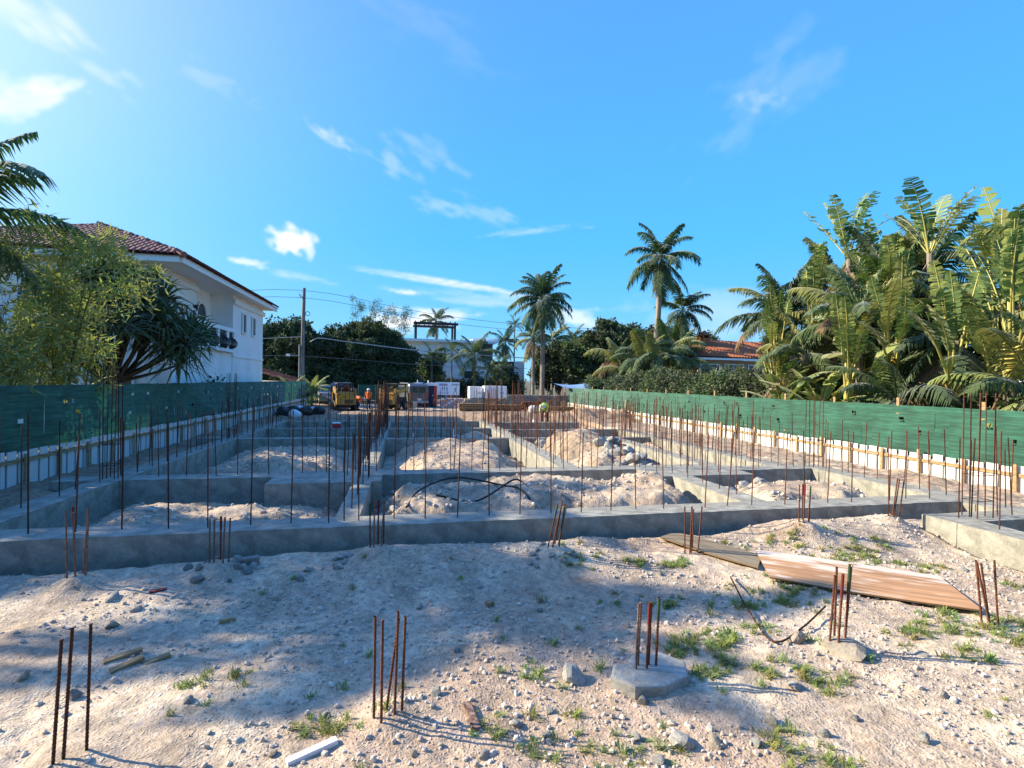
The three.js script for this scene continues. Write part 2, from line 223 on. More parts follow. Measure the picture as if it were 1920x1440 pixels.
{
  const axis = (a, b, step, out0, out1) => { const v = []; for (let x = a; x <= b + 1e-6; x += step(x)) v.push(x); let s = step(b); let x = v[v.length - 1]; while (x < out1) { s *= 1.22; x += s; v.push(x); } s = step(a); x = a; const l = []; while (x > out0) { s *= 1.22; x -= s; l.push(x); } return [...l.reverse(), ...v]; };
  const xs = axis(-9, 15.6, (x) => (x > -4.5 && x < 8.5 ? 0.042 : 0.062), -700, 700);
  const zd = axis(2, 36, (d) => (d < 8.3 ? 0.038 : d < 14 ? 0.06 : d < 20 ? 0.09 : 0.16), -40, 900);
  const nx = xs.length, nz = zd.length, pos = new Float32Array(nx * nz * 3), uv = new Float32Array(nx * nz * 2), col = new Float32Array(nx * nz * 3), idx = new Uint32Array((nx - 1) * (nz - 1) * 6);
  let k = 0;
  for (let j = 0; j < nz; j++) for (let i = 0; i < nx; i++, k++) {
    const x = xs[i], z = -zd[j]; pos.set([x, land(x, z), z], k * 3); uv.set([x, z], k * 2);
    const p = fbm(x * 0.5 + 3, z * 0.5, 4, 111), q2 = fbm(x * 1.7, z * 1.7 + 20, 4, 112), w = sstep(0.42, 0.66, q2), br = sstep(0.5, 0.7, p);
    let r = 0.65, g = 0.60, b = 0.525;
    r = lerp(r, 0.82, w); g = lerp(g, 0.775, w); b = lerp(b, 0.66, w);
    r = lerp(r, 0.56, br * 0.6); g = lerp(g, 0.46, br * 0.6); b = lerp(b, 0.38, br * 0.6);
    const brown = Math.max(sstep(-26, -30, z) * sstep(-48, -40, z) * 0.8, x < -6.6 && z < -8 ? 0.75 : 0, x > 11.5 ? 0.25 : 0);       // dug topsoil beyond the beams and along the fence
    r = lerp(r, 0.33, brown); g = lerp(g, 0.25, brown); b = lerp(b, 0.19, brown);
    const dug = z < -8.8 && z > -20 && x > -6 && x < 11 ? 0.35 * sstep(0.35, 0.65, fbm(x * 0.9 + 7, z * 0.9, 4, 113)) + 0.1 : 0; r = lerp(r, 0.36, dug); g = lerp(g, 0.29, dug); b = lerp(b, 0.23, dug);       // fresh brown spoil patches on the heaps
    const green = Math.max(sstep(15.5, 17, x), sstep(-9, -10.5, x)) * 0.9; r = lerp(r, 0.10, green); g = lerp(g, 0.12, green); b = lerp(b, 0.05, green);
    col.set([r, g, b], k * 3);
  }
  k = 0; for (let j = 0; j < nz - 1; j++) for (let i = 0; i < nx - 1; i++) { const a = j * nx + i; idx.set([a, a + 1, a + nx, a + 1, a + nx + 1, a + nx], k); k += 6; }
  const g = new THREE.BufferGeometry(); g.setAttribute('position', new THREE.BufferAttribute(pos, 3)); g.setAttribute('uv', new THREE.BufferAttribute(uv, 2)); g.setAttribute('color', new THREE.BufferAttribute(col, 3)); g.setIndex(new THREE.BufferAttribute(idx, 1)); g.computeVertexNormals();
  const m = obj('ground', g, M.dirt, scene); tag(m, 'bare pale dug soil of the building site with heaped mounds', null, null, 'structure');
}

// ---------------------------------------------------------------- concrete foundation with its starter bars
function beamGeo(x0, x1, z0, z1, y0, y1, seed) {
  const w = x1 - x0, d = z1 - z0, g = new THREE.BoxGeometry(w, y1 - y0, d, Math.max(1, Math.round(w / 0.16)), 5, Math.max(1, Math.round(d / 0.16))), p = g.attributes.position;
  put(g, (x0 + x1) / 2, (y0 + y1) / 2, (z0 + z1) / 2); boxUV(g);
  for (let i = 0; i < p.count; i++) {
    const x = p.getX(i), y = p.getY(i), z = p.getZ(i), top = y > y1 - 0.01; const n = fbm(x * 2.1 + seed, z * 2.1, 2, 121) - 0.5, m = fbm(x * 4.1 + y * 5, z * 4.1 + seed, 3, 122) - 0.5;
    const ex = (x < x0 + 0.01 ? 1 : 0) - (x > x1 - 0.01 ? 1 : 0), ez = (z < z0 + 0.01 ? 1 : 0) - (z > z1 - 0.01 ? 1 : 0);
    p.setXYZ(i, x + (w > d ? 0 : ex * Math.abs(m) * (top ? 0.07 : 0.03)), y + (top ? n * 0.016 : 0), z + (w > d ? ez * Math.abs(m) * (top ? 0.07 : 0.03) : 0));
  }
  g.computeVertexNormals(); return g;
}
const barCache = {};
function barGeo(h, r = 0.0105) { const k = `${h.toFixed(1)}|${r}`; return barCache[k] ??= put(new THREE.CylinderGeometry(r, r, +h.toFixed(1) + 0.25, 5), 0, (+h.toFixed(1) - 0.25) / 2, 0); }
function ribbedGeo(h, r = 0.0105) { const k = `r${h.toFixed(2)}|${r}`; if (barCache[k]) return barCache[k]; const pts = []; for (let y = -0.25; y < h; y += 0.03) pts.push(new THREE.Vector2(r, y), new THREE.Vector2(r, y + 0.016), new THREE.Vector2(r * 1.22, y + 0.021), new THREE.Vector2(r * 1.22, y + 0.025)); pts.push(new THREE.Vector2(r, h), new THREE.Vector2(0.0005, h)); return barCache[k] = new THREE.LatheGeometry(pts, 6); }
const foundation = thing('foundation', 'grey concrete grade beams in a grid with rusty bars standing in them', 'foundation');
const beamOf = {};
for (const [n, x0, x1, z0, z1] of BEAMS) { beamOf[n] = obj(n.startsWith('pad') ? 'column_pad' : 'grade_beam', beamGeo(x0, x1, z0, z1, -0.45, TOP, x0 * 7), M.conc, foundation); }
{
  const R = rng(11); let count = 0; const extra = [];
  const bar = (b, x, z, h, lean = 0.045, mat) => { if (count > 292) { extra.push(put(new THREE.CylinderGeometry(0.012, 0.012, h, 4), x, TOP + h / 2 - 0.05, z, (R() - 0.5) * lean * 2, 0, (R() - 0.5) * lean * 2)); return; } count++; const m = obj('rebar', barGeo(h), mat ?? (R() < 0.35 ? M.rustDark : M.rust), beamOf[b]); m.position.set(x, TOP, z); m.rotation.set((R() - 0.5) * lean * 2, R() * 6, (R() - 0.5) * lean * 2); };
  const line = (b, x0, z0, x1, z1, step, h, skip = 0, lean) => { const L = Math.hypot(x1 - x0, z1 - z0), n = Math.max(1, Math.round(L / step)); for (let i = 0; i <= n; i++) { if (R() < skip) continue; const t = clamp((i + (R() - 0.5) * 0.3) / n); bar(b, lerp(x0, x1, t) + (R() - 0.5) * 0.08, lerp(z0, z1, t) + (R() - 0.5) * 0.08, h + (R() - 0.5) * 0.42, lean); } };
  const cage = (b, x, z, w, d, n, h) => { for (let i = 0; i < n; i++) { const side = i % 2 ? 0.5 : -0.5; bar(b, x + side * w, z + (Math.floor(i / 2) / Math.max(1, n / 2 - 1) - 0.5) * d, h + (R() - 0.5) * 0.1, 0.012); }
    for (const y of [0.3, 0.75]) { const t = obj('tie_hoop', [box(w + 0.03, 0.01, 0.01, 0, 0, -d / 2), box(w + 0.03, 0.01, 0.01, 0, 0, d / 2), box(0.01, 0.01, d, -w / 2, 0, 0), box(0.01, 0.01, d, w / 2, 0, 0)], M.rustDark, beamOf[b]); t.position.set(x, TOP + y, z); } };
  for (const [x, h] of [[-5.75, 1.7], [-5.2, 1.72], [-4.62, 1.7], [-4.05, 1.65], [-3.42, 1.6], [-2.88, 1.65], [-2.3, 1.5], [-1.72, 1.52], [-1.15, 1.5], [-0.93, 1.55], [-0.7, 1.5], [-0.15, 1.5], [0.35, 1.48], [0.88, 1.5], [1.42, 1.45], [1.95, 1.45], [2.5, 1.45], [3.05, 1.45], [3.62, 1.4], [4.1, 1.45], [4.62, 1.45], [5.45, 1.45], [5.95, 1.4], [6.45, 1.42], [7.15, 1.4], [7.62, 1.42], [8.1, 1.4], [8.65, 1.38], [9.6, 1.4], [10.05, 1.38], [10.55, 1.36]]) bar('front', x, -8.42 + (R() - 0.5) * 0.1, h, 0.05);
  cage('left', -6.28, -12.7, 0.22, 0.3, 6, 2.5); cage('left', -6.28, -20.5, 0.22, 0.3, 6, 2.4); cage('right', 11.3, -12.2, 0.3, 0.3, 6, 1.95); cage('corner_back', 10.0, -7.1, 0.35, 0.25, 6, 2.2); cage('beam_a', 4.35, -23.6, 0.22, 0.3, 8, 2.25); cage('beam_a', 4.35, -19.9, 0.22, 0.3, 6, 2.25); cage('pad_centre', -0.9, -12.2, 0.2, 0.4, 8, 1.5); cage('centre_far', -0.9, -20, 0.2, 0.3, 6, 2.2);
  line('left', -6.3, -9.4, -6.3, -27.5, 0.72, 1.45);
  line('row2_left', -5.4, -12.75, -3.1, -12.75, 0.62, 1.5); line('pad_centre', -2.6, -12.9, -0.7, -12.9, 0.24, 1.35, 0.1); line('pad_centre', -2.6, -12.4, -1.3, -12.4, 0.6, 1.6, 0.3);
  line('centre_near', -0.9, -9.2, -0.9, -11.4, 0.55, 1.45); line('centre_far', -1.0, -13.6, -1.0, -27.8, 0.55, 1.5, 0.05); line('centre_far', -0.82, -14.2, -0.82, -27, 0.9, 2.0, 0.1);
  line('row2_mid', 0.0, -12.7, 5.7, -12.7, 0.6, 1.45); line('pad_right', 6.2, -12.7, 8.5, -12.7, 0.2, 1.5, 0.1, 0.02); line('pad_right', 6.3, -11.8, 8.4, -11.8, 0.42, 1.45, 0.1); line('row2_right', 9.1, -12.3, 10.8, -12.3, 0.5, 1.3);
  line('beam_b', 6.72, -9.3, 6.72, -11.1, 0.6, 1.4); line('beam_a', 4.32, -13.5, 4.32, -23, 0.6, 1.45); line('beam_c', 8.5, -13.5, 8.5, -19.2, 0.6, 1.45); line('beam_d', 10.4, -13.2, 10.4, -23, 0.62, 1.4); line('right', 11.32, -5.6, 11.32, -11.8, 0.6, 1.3); line('corner_back', 9.5, -7.1, 10.8, -7.1, 0.45, 1.4); line('corner_side', 9.45, -6.4, 9.45, -3.5, 0.7, 1.4);
  line('row3_mid', -0.3, -19.95, 3.8, -19.95, 0.62, 1.4); line('row3_left', -5.6, -20.35, -1.5, -20.35, 0.7, 1.4); line('row3_right', 5.0, -19.8, 9.8, -19.8, 0.6, 1.4);
  // the far rows, too many and too thin to pick apart
  line('row2_mid', 0.2, -12.85, 5.8, -12.85, 0.9, 1.3); line('right', 11.45, -6, 11.45, -12, 0.8, 1.3); line('beam_d', 10.55, -13, 10.55, -23, 0.7, 1.5); line('beam_c', 8.35, -13.4, 8.35, -19.2, 0.7, 1.6); line('beam_a', 4.5, -13.6, 4.5, -23, 0.8, 1.5); line('left', -6.15, -13.4, -6.15, -27.6, 0.8, 1.35);
  for (let k = 0; k < 26; k++) bar('beam_a', lerp(4.1, 4.55, R()), lerp(-24.4, -28, R()), 1.6 + R() * 0.6, 0.02); for (let k = 0; k < 22; k++) bar('centre_far', lerp(-1.06, -0.74, R()), lerp(-21, -28, R()), 1.7 + R() * 0.6, 0.03); for (let k = 0; k < 40; k++) bar('beam_d', lerp(10.15, 10.7, R()), lerp(-13, -23.2, R()), 1.3 + R() * 0.6, 0.03); for (let k = 0; k < 24; k++) bar('row3_right', lerp(5, 10, R()), -19.8 + (R() - 0.5) * 0.3, 1.3 + R() * 0.6, 0.03); for (let k = 0; k < 20; k++) bar('row3_mid', lerp(-0.5, 4, R()), -19.95 + (R() - 0.5) * 0.3, 1.3 + R() * 0.5, 0.03);
  for (let k = 0; k < 30; k++) bar('row4_right', lerp(5, 10, R()), -23.2 + (R() - 0.5) * 0.3, 1.4 + R() * 0.5, 0.03);
  const geos = extra; console.log('bars', count, extra.length); for (const [x0, x1, z, step] of [[-5.6, -1.4, -24.3, 0.5], [-0.4, 3.9, -24.1, 0.5], [4.9, 10, -23.2, 0.42], [-5.8, -1.3, -28.2, 0.45], [-0.4, 3.9, -28.2, 0.42], [4.8, 9.5, -27.3, 0.4]]) for (let x = x0; x < x1; x += step * (0.7 + R() * 0.6)) { const h = 1.4 + R() * 0.5 + (z < -27 ? 0.25 : 0); geos.push(put(new THREE.CylinderGeometry(0.012, 0.012, h, 4), x, TOP + h / 2 - 0.05, z + (R() - 0.5) * 0.2, (R() - 0.5) * 0.05, 0, (R() - 0.5) * 0.05)); }
  const m = obj('distant_rebar', geos, M.rust, foundation); m.userData.kind = 'stuff';
}
// ---------------------------------------------------------------- dowel clusters in the open ground
{
  const R = rng(23);
  const spec = [ // bars as [dx, dz, height, lean x, lean z, paint]
    ['dowel bars caked with pale cement, one red tip, on shaded flat dirt', 0, [[-0.09, 0.02, 0.82, 0.02, 0, 'p'], [-0.03, -0.05, 0.86, 0.02, 0.03, 'r'], [0.03, 0.05, 0.80, 0.03, 0, 'p'], [0.08, -0.03, 0.78, -0.05, 0, 'p'], [0.11, 0.02, 0.84, -0.03, 0, 'w']]],
    ['spread pale dowel bars in a rubble mound next to a loose grey block', 0, [[-0.16, 0, 0.56, 0, 0, 'w'], [-0.05, 0.03, 0.54, 0, 0, 'p'], [0.06, -0.02, 0.58, 0, 0, 'r'], [0.1, 0.04, 0.57, -0.03, 0, 'p'], [0.15, -0.02, 0.54, -0.02, 0, 'w']]],
    ['tight dowel bars with red and green tips on a steep soil cone', 0, [[-0.07, 0.02, 0.62, 0.02, 0, 'g'], [-0.02, 0.05, 0.66, 0, 0, 'p'], [0.03, -0.04, 0.65, 0, 0, 'r'], [0.07, 0.03, 0.60, -0.05, 0, 'p'], [0.0, -0.07, 0.6, 0, 0.05, 'k']]],
    ['leaning dark dowel bars with green tips over a heap of white stones', 0, [[-0.08, 0, 0.6, -0.22, 0, 'g'], [-0.03, 0.05, 0.62, -0.2, 0.02, 'k'], [0.03, -0.03, 0.63, -0.17, 0, 'k'], [0.07, 0.04, 0.6, -0.13, 0, 'g'], [-0.05, -0.05, 0.58, -0.2, 0, 'p']]],
    ['rusty dowel bars with a red tip beside the end of the grey plank', 0, [[-0.11, 0, 0.72, 0.02, 0, 'k'], [-0.05, 0.05, 0.70, -0.04, 0, 'k'], [0.02, 0.0, 0.74, 0.02, 0.03, 'r'], [0.05, -0.05, 0.68, -0.02, 0, 'k'], [0.12, 0.02, 0.72, -0.08, 0, 'k']]],
    ['rusty dowel bars with red and green tips above a gravel cone behind the plywood', 0, [[-0.08, 0, 0.6, 0, 0, 'k'], [-0.04, 0.05, 0.63, -0.02, 0, 'r'], [0.01, -0.04, 0.61, 0, 0, 'r'], [0.05, 0.04, 0.59, -0.06, 0, 'g'], [0.09, 0, 0.57, -0.03, 0, 'k']]],
    ['fanned brown dowel bars on the hump near the concrete corner', 0, [[-0.14, 0, 0.72, 0.02, 0, 'k'], [0.0, 0.04, 0.66, -0.16, 0, 'k'], [0.05, -0.03, 0.68, -0.14, 0, 'k'], [0.1, 0.05, 0.65, -0.12, 0.02, 'k']]],
    ['five plain brown dowel bars rising straight from bare soil, one crossing the others', 0, [[-0.11, 0, 0.78, 0.0, 0, 'k'], [-0.02, 0.08, 0.80, 0.0, 0, 'k'], [-0.06, -0.06, 0.74, -0.12, 0, 'k'], [0.06, 0.0, 0.82, -0.02, 0, 'k'], [0.14, -0.03, 0.76, -0.02, 0, 'k']]],
    ['three black dowel bars, two together and one apart, in shaded dirt', 0, [[-0.1, 0.04, 0.86, -0.05, 0, 'd'], [-0.06, 0, 0.9, -0.05, 0, 'd'], [0.06, -0.04, 0.92, -0.02, 0, 'd']]],
    ['grey dowel bars standing in a broken white concrete cap', 0.03, [[-0.07, 0.02, 0.64, -0.03, 0, 'w'], [-0.04, -0.04, 0.62, -0.03, 0, 'w'], [0.02, 0.03, 0.64, -0.03, 0, 'r'], [0.05, -0.03, 0.62, -0.03, 0, 'k'], [0.14, 0, 0.66, -0.03, 0, 'g']]],
    ['tall rusty dowel bars in a cracked cement collar in front of the plywood sheet', 0.02, [[-0.10, 0.0, 0.72, -0.07, 0, 'k'], [-0.05, 0.05, 0.76, -0.06, 0, 'r'], [0.0, -0.05, 0.78, -0.02, 0, 'k'], [0.04, 0.03, 0.84, -0.03, 0.02, 'g'], [0.08, -0.02, 0.8, -0.08, 0, 'k']]],
    ['splayed rusty dowel bars leaning away from the plywood corner', 0, [[-0.1, 0, 0.72, 0.14, 0, 'k'], [-0.02, 0.04, 0.76, 0.3, 0.02, 'k'], [0.03, 0, 0.7, 0.2, 0, 'k'], [0.08, 0.05, 0.74, 0.1, 0, 'k']]],
  ];
  const mats = { k: M.rust, d: M.rustDark, p: M.rustPale, w: M.rustPale, r: M.rust, g: M.rust };
  spec.forEach(([label, lift, bars], i) => {
    const [x, z] = DOWELS[i], y = land(x, z); const t = thing('dowel_cluster', label, 'dowel bars', [x, y, z], 0, 'dowel clusters in the open dirt');
    for (const [dx, dz, h, lx, lz, c] of bars) {
      const b = obj('bar', ribbedGeo(h), mats[c], t); b.position.set(i === 8 ? dx : (bars.indexOf(bars.find((q) => q[0] === dx && q[1] === dz)) - (bars.length - 1) / 2) * 0.042 + dx * 0.2, 0, dz); b.rotation.order = 'ZXY'; b.rotation.set(lz, R() * 6, lx);
      if (c === 'r' || c === 'g') { const p = obj('painted_tip', put(new THREE.CylinderGeometry(0.0145, 0.0145, h * 0.3, 7), 0, h * 0.84, 0), c === 'r' ? M.paintRed : M.paintGreen, b); p.userData.label = c === 'r' ? 'red painted tip' : 'green painted tip'; }
    }
    if (i === 9) { const s = new THREE.Shape(); [[-0.30, 0.02], [-0.22, -0.14], [-0.02, -0.20], [0.2, -0.16], [0.30, -0.02], [0.22, 0.16], [0.02, 0.22], [-0.1, 0.12], [-0.2, 0.14]].forEach(([a, b], k) => (k ? s.lineTo(a, b) : s.moveTo(a, b))); const g = new THREE.ExtrudeGeometry(s, { depth: 0.14, bevelEnabled: true, bevelSize: 0.02, bevelThickness: 0.02, bevelSegments: 2 }); put(g, 0.02, -0.11, 0.05, -Math.PI / 2, 0.2, 0, V(1.25, 1.15, 1)); const p = g.attributes.position; for (let k = 0; k < p.count; k++) p.setY(k, p.getY(k) + 0.03 * (vnoise(p.getX(k) * 6 + 4, p.getZ(k) * 6, 131) - 0.5)); g.computeVertexNormals(); obj('concrete_cap', boxUV(g), M.rock, t).userData.label = 'broken white concrete cap'; }
    if (i === 10) { obj('cement_collar', rockGeo(0.26, 5, 0.55), M.rockTan, t).position.set(0, -0.03, 0.02); }
  });
}
// ---------------------------------------------------------------- rocks
function rockGeo(r, seed, flat = 0.7) { const g = new THREE.IcosahedronGeometry(r, 2), p = g.attributes.position; for (let i = 0; i < p.count; i++) { const v = V(p.getX(i), p.getY(i), p.getZ(i)), d = v.clone().normalize(); let k = 1 + 0.55 * (fbm(d.x * 1.6 + seed * 3.1 + d.z, d.y * 1.6 + seed + d.z * 0.7, 3, 141) - 0.5); for (let c = 0; c < 11; c++) { const n = V(hash(c, seed, 1) - 0.5, hash(c, seed, 2) - 0.5, hash(c, seed, 3) - 0.5).normalize(), lim = 0.58 + 0.26 * hash(c, seed, 4), q = d.dot(n) * k; if (q > lim) k *= lim / q; } p.setXYZ(i, d.x * r * k, d.y * r * k * flat, d.z * r * k); } const h = g; h.computeVertexNormals(); return boxUV(h); }
{
  const R = rng(31); const vars = [0, 1, 2, 3, 4, 5].map((s) => rockGeo(1, s + 2, 0.62 + 0.05 * s));
  const mats = [M.rock, M.rock, M.rockTan, M.rockGrey];
  const rock = (x, z, r, label, group, y, mat) => { const m = single('rock', vars[Math.floor(R() * 6)], mat ?? mats[Math.floor(R() * 4)], label, 'rock', group); m.scale.set(r * (0.85 + R() * 0.4), r * (0.75 + R() * 0.3), r * (0.85 + R() * 0.3)); m.position.set(x, (y ?? land(x, z)) + r * 0.22, z); m.rotation.set(R() * 0.5, R() * 6.3, R() * 0.5); return m; };
  rock(1.55, -4.42, 0.125, 'large pale angular boulder beside the broken concrete cap', null, undefined, M.rock);
  rock(2.02, -3.95, 0.06, 'small grey stone in front of the broken concrete cap', null, undefined, M.rockGrey);
  rock(4.12, -4.62, 0.10, 'tan rounded stone leaning at the cracked cement collar', null, undefined, M.rockTan);
  rock(2.06, -3.42, 0.085, 'flat white rock lying alone near the grass at the bottom of the dirt', null, undefined, M.rock);
  rock(3.45, -3.9, 0.08, 'pale wedge of stone on sunny dirt below the cement collar', null, undefined, M.rock);
  const loose = [[-2.75, -5.0, 0.07], [-1.75, -4.7, 0.06], [-3.3, -5.3, 0.06], [-1.3, -7.0, 0.07], [-3.0, -6.6, 0.07], [-1.5, -6.6, 0.055], [0.55, -5.1, 0.05], [0.3, -4.4, 0.07], [1.2, -4.0, 0.05], [0.9, -3.9, 0.05], [1.1, -3.75, 0.045], [1.75, -3.55, 0.05], [1.8, -3.3, 0.06], [2.3, -3.35, 0.07], [2.6, -3.3, 0.06], [2.9, -3.5, 0.07], [3.2, -3.3, 0.06], [3.6, -3.4, 0.05], [3.9, -3.1, 0.07], [4.6, -3.5, 0.06], [5.1, -4.1, 0.06], [3.0, -4.9, 0.06], [2.5, -5.3, 0.05], [2.9, -5.9, 0.05], [1.6, -5.8, 0.05], [0.2, -6.2, 0.06], [1.0, -6.6, 0.05], [3.6, -6.6, 0.06], [5.6, -7.4, 0.07], [6.2, -6.9, 0.05], [7.4, -6.4, 0.06], [8.2, -6.0, 0.07], [7.0, -4.0, 0.06], [6.2, -3.7, 0.06], [-0.6, -4.3, 0.05], [-0.9, -3.9, 0.05], [0.1, -3.7, 0.04], [0.6, -3.6, 0.05], [-3.4, -6.9, 0.09], [-3.1, -6.3, 0.08]];
  for (const [x, z, r] of loose) rock(x, z, r * 0.9, 'loose pale stone lying on the open dirt in front of the beams', 'loose stones on the open dirt');
  // white stones round two of the dowel clusters and a scatter by the grey block
  for (let i = 0; i < 16; i++) { const a = R() * 6.3, d = 0.12 + R() * 0.25; rock(2.2 + Math.cos(a) * d * 1.3, -7.22 + Math.sin(a) * d, 0.03 + R() * 0.03, 'white stone heaped round the leaning dark dowel bars', 'white stones at the leaning dowels', undefined, M.rock); }
  for (let i = 0; i < 22; i++) { const a = R() * 6.3, d = 0.1 + R() * 0.28; rock(-2.35 + Math.cos(a) * d * 1.3, -7.36 + Math.sin(a) * d * 1.1, 0.035 + R() * 0.04, 'grey rubble stone heaped round the spread pale dowel bars', 'rubble at the spread dowels', undefined, R() < 0.6 ? M.rockGrey : M.rock); }
  for (let i = 0; i < 14; i++) rock(-1.0 + (R() - 0.5) * 0.7, -7.35 + (R() - 0.5) * 0.5, 0.03 + R() * 0.035, 'pale stone in the scatter between two dowel clusters by the shaded beam', 'stone scatter in front of the beam', undefined, M.rock);
  // the rubble heap in the far right cell
  for (let i = 0; i < 70; i++) { const a = R() * 6.3, d = Math.sqrt(R()), x = 7.05 + Math.cos(a) * d * 1.05, z = -14.9 + Math.sin(a) * d * 1.25; rock(x, z, 0.1 + R() * 0.15, 'broken concrete lump in the rubble heap on the sunny mound', 'rubble heap on the mound', undefined, R() < 0.55 ? M.rock : M.rockGrey); }
  for (let i = 0; i < 22; i++) rock(lerp(5.0, 8.0, R()), -18.6 - R() * 0.7, 0.1 + R() * 0.12, 'pale rock along the back edge of the mound with the rubble heap', 'rocks along the mound edge', undefined, M.rock);
  for (let i = 0; i < 12; i++) rock(lerp(-0.6, -0.1, R()), lerp(-9.2, -12.1, R()), 0.06 + R() * 0.08, 'stone in the shaded trench beside the middle beam', 'stones in the trench');
  for (let i = 0; i < 10; i++) rock(lerp(7.3, 8.6, R()), lerp(-10.6, -11.1, R()), 0.08 + R() * 0.14, 'chalky rock on the mound behind the sunny front beam', 'chalky rocks in the right cell', undefined, M.rock);
  // gravel
  const N = 30000, im = new THREE.InstancedMesh(put(new THREE.IcosahedronGeometry(1, 0), 0, 0, 0), std(0.52, 0.46, 0.40, { roughness: 0.95 }), N), c = new THREE.Color(), m4 = new THREE.Matrix4();
  let n = 0; while (n < N) {
    const fg = R() < 0.72; const x = fg ? lerp(-5.2, 9.2, R()) : lerp(-6, 11, R()), z = fg ? lerp(-8.0, -2.7, Math.pow(R(), 0.75)) : lerp(-8.8, -19.5, Math.pow(R(), 1.3));
    if (fbm(x * 0.9, z * 0.9, 3, 151) < 0.36 + R() * 0.22) continue; const y = land(x, z); if (y < -0.25) continue;
    const r = (0.004 + 0.024 * Math.pow(R(), 7)) * (fg ? 1 : 1.9); m4.compose(V(x, y + r * 0.25, z), new THREE.Quaternion().setFromEuler(new THREE.Euler(R() * 6, R() * 6, R() * 6)), V(r * (0.7 + R() * 0.8), r * (0.6 + R() * 0.5), r * (0.7 + R() * 0.8)));
    im.setMatrixAt(n, m4); const k = 0.7 + R() * 0.45 + (R() < 0.05 ? 0.4 : 0); im.setColorAt(n, c.setRGB(k, k * (0.96 + R() * 0.04), k * (0.9 + R() * 0.08))); n++;
  }
  im.name = 'gravel'; im.castShadow = im.receiveShadow = true; tag(im, 'fine loose gravel strewn over the bare soil', null, null, 'stuff'); scene.add(im);
}
// ---------------------------------------------------------------- grass
{
  const R = rng(41), f = new Faces(); for (let i = 0; i < 26; i++) { const a = R() * 6.3, b = R() * 0.07, l = 0.05 + R() * 0.075, o = 0.02 + R() * 0.06, w = 0.003 + R() * 0.002, p = V(Math.cos(a * 3) * b, 0, Math.sin(a * 3) * b), s = V(-Math.sin(a) * w, 0, Math.cos(a) * w), m = p.clone().add(V(Math.cos(a) * o * 0.4, l * 0.65, Math.sin(a) * o * 0.4)), t = p.clone().add(V(Math.cos(a) * o, l, Math.sin(a) * o)); f.quad(p.clone().sub(s), p.clone().add(s), m.clone().add(s), m.clone().sub(s)); f.tri(m.clone().sub(s), m.clone().add(s), t); }
  const patches = [[3.1, -4.75, 0.42, 95], [2.85, -4.3, 0.25, 30], [3.5, -4.1, 0.35, 34], [3.9, -3.9, 0.3, 22], [5.2, -5.9, 0.55, 70], [4.9, -5.6, 0.4, 40], [4.2, -5.6, 0.25, 22], [3.2, -5.7, 0.2, 24], [6.0, -4.6, 0.5, 60], [6.6, -4.25, 0.5, 70], [7.1, -4.2, 0.5, 50], [5.5, -4.4, 0.45, 26], [5.6, -4.0, 0.3, 18], [7.3, -7.0, 0.7, 60], [6.9, -6.6, 0.6, 50], [6.2, -6.3, 0.5, 40], [7.6, -6.2, 0.5, 30], [3.9, -6.8, 0.25, 36], [3.4, -6.9, 0.3, 20], [2.6, -7.1, 0.3, 20], [-0.55, -4.15, 0.22, 36], [-1.5, -4.9, 0.4, 14], [1.0, -3.7, 0.4, 26], [1.6, -3.4, 0.4, 22], [0.6, -3.9, 0.4, 14], [1.3, -4.6, 0.3, 16], [2.9, -3.2, 0.4, 30], [3.1, -2.95, 0.3, 16], [4.0, -4.9, 0.3, 16], [5.2, -7.2, 0.4, 24], [6.2, -7.3, 0.4, 20], [8.3, -5.2, 0.5, 20]];
  const list = []; for (const [x, z, r, n] of patches) for (let i = 0; i < n * 0.6; i++) { const a = R() * 6.3, d = r * Math.sqrt(R()) * (0.4 + 0.9 * vnoise(a * 1.5 + x * 7, z * 3, 161)); list.push([x + Math.cos(a) * d * 1.2, z + Math.sin(a) * d * 0.7]); }
  for (let i = 0; i < 90; i++) list.push([lerp(-2, 8.5, R()), lerp(-7.6, -3, R())]);
  const im = new THREE.InstancedMesh(f.geo(), M.grass, list.length), m4 = new THREE.Matrix4(), c = new THREE.Color();
  list.forEach(([x, z], i) => { const s = 0.55 + R() * 0.7; m4.compose(V(x, land(x, z) - 0.005, z), new THREE.Quaternion().setFromEuler(new THREE.Euler(0, R() * 6.3, 0)), V(s, s * (0.35 + R() * 0.4), s)); im.setMatrixAt(i, m4); im.setColorAt(i, c.setRGB(0.8 + R() * 0.7, 0.85 + R() * 0.3, 0.7 + R() * 0.5)); });
  im.name = 'grass'; im.castShadow = im.receiveShadow = true; tag(im, 'sparse short green grass sprouting from the dirt', null, null, 'stuff'); scene.add(im);
}
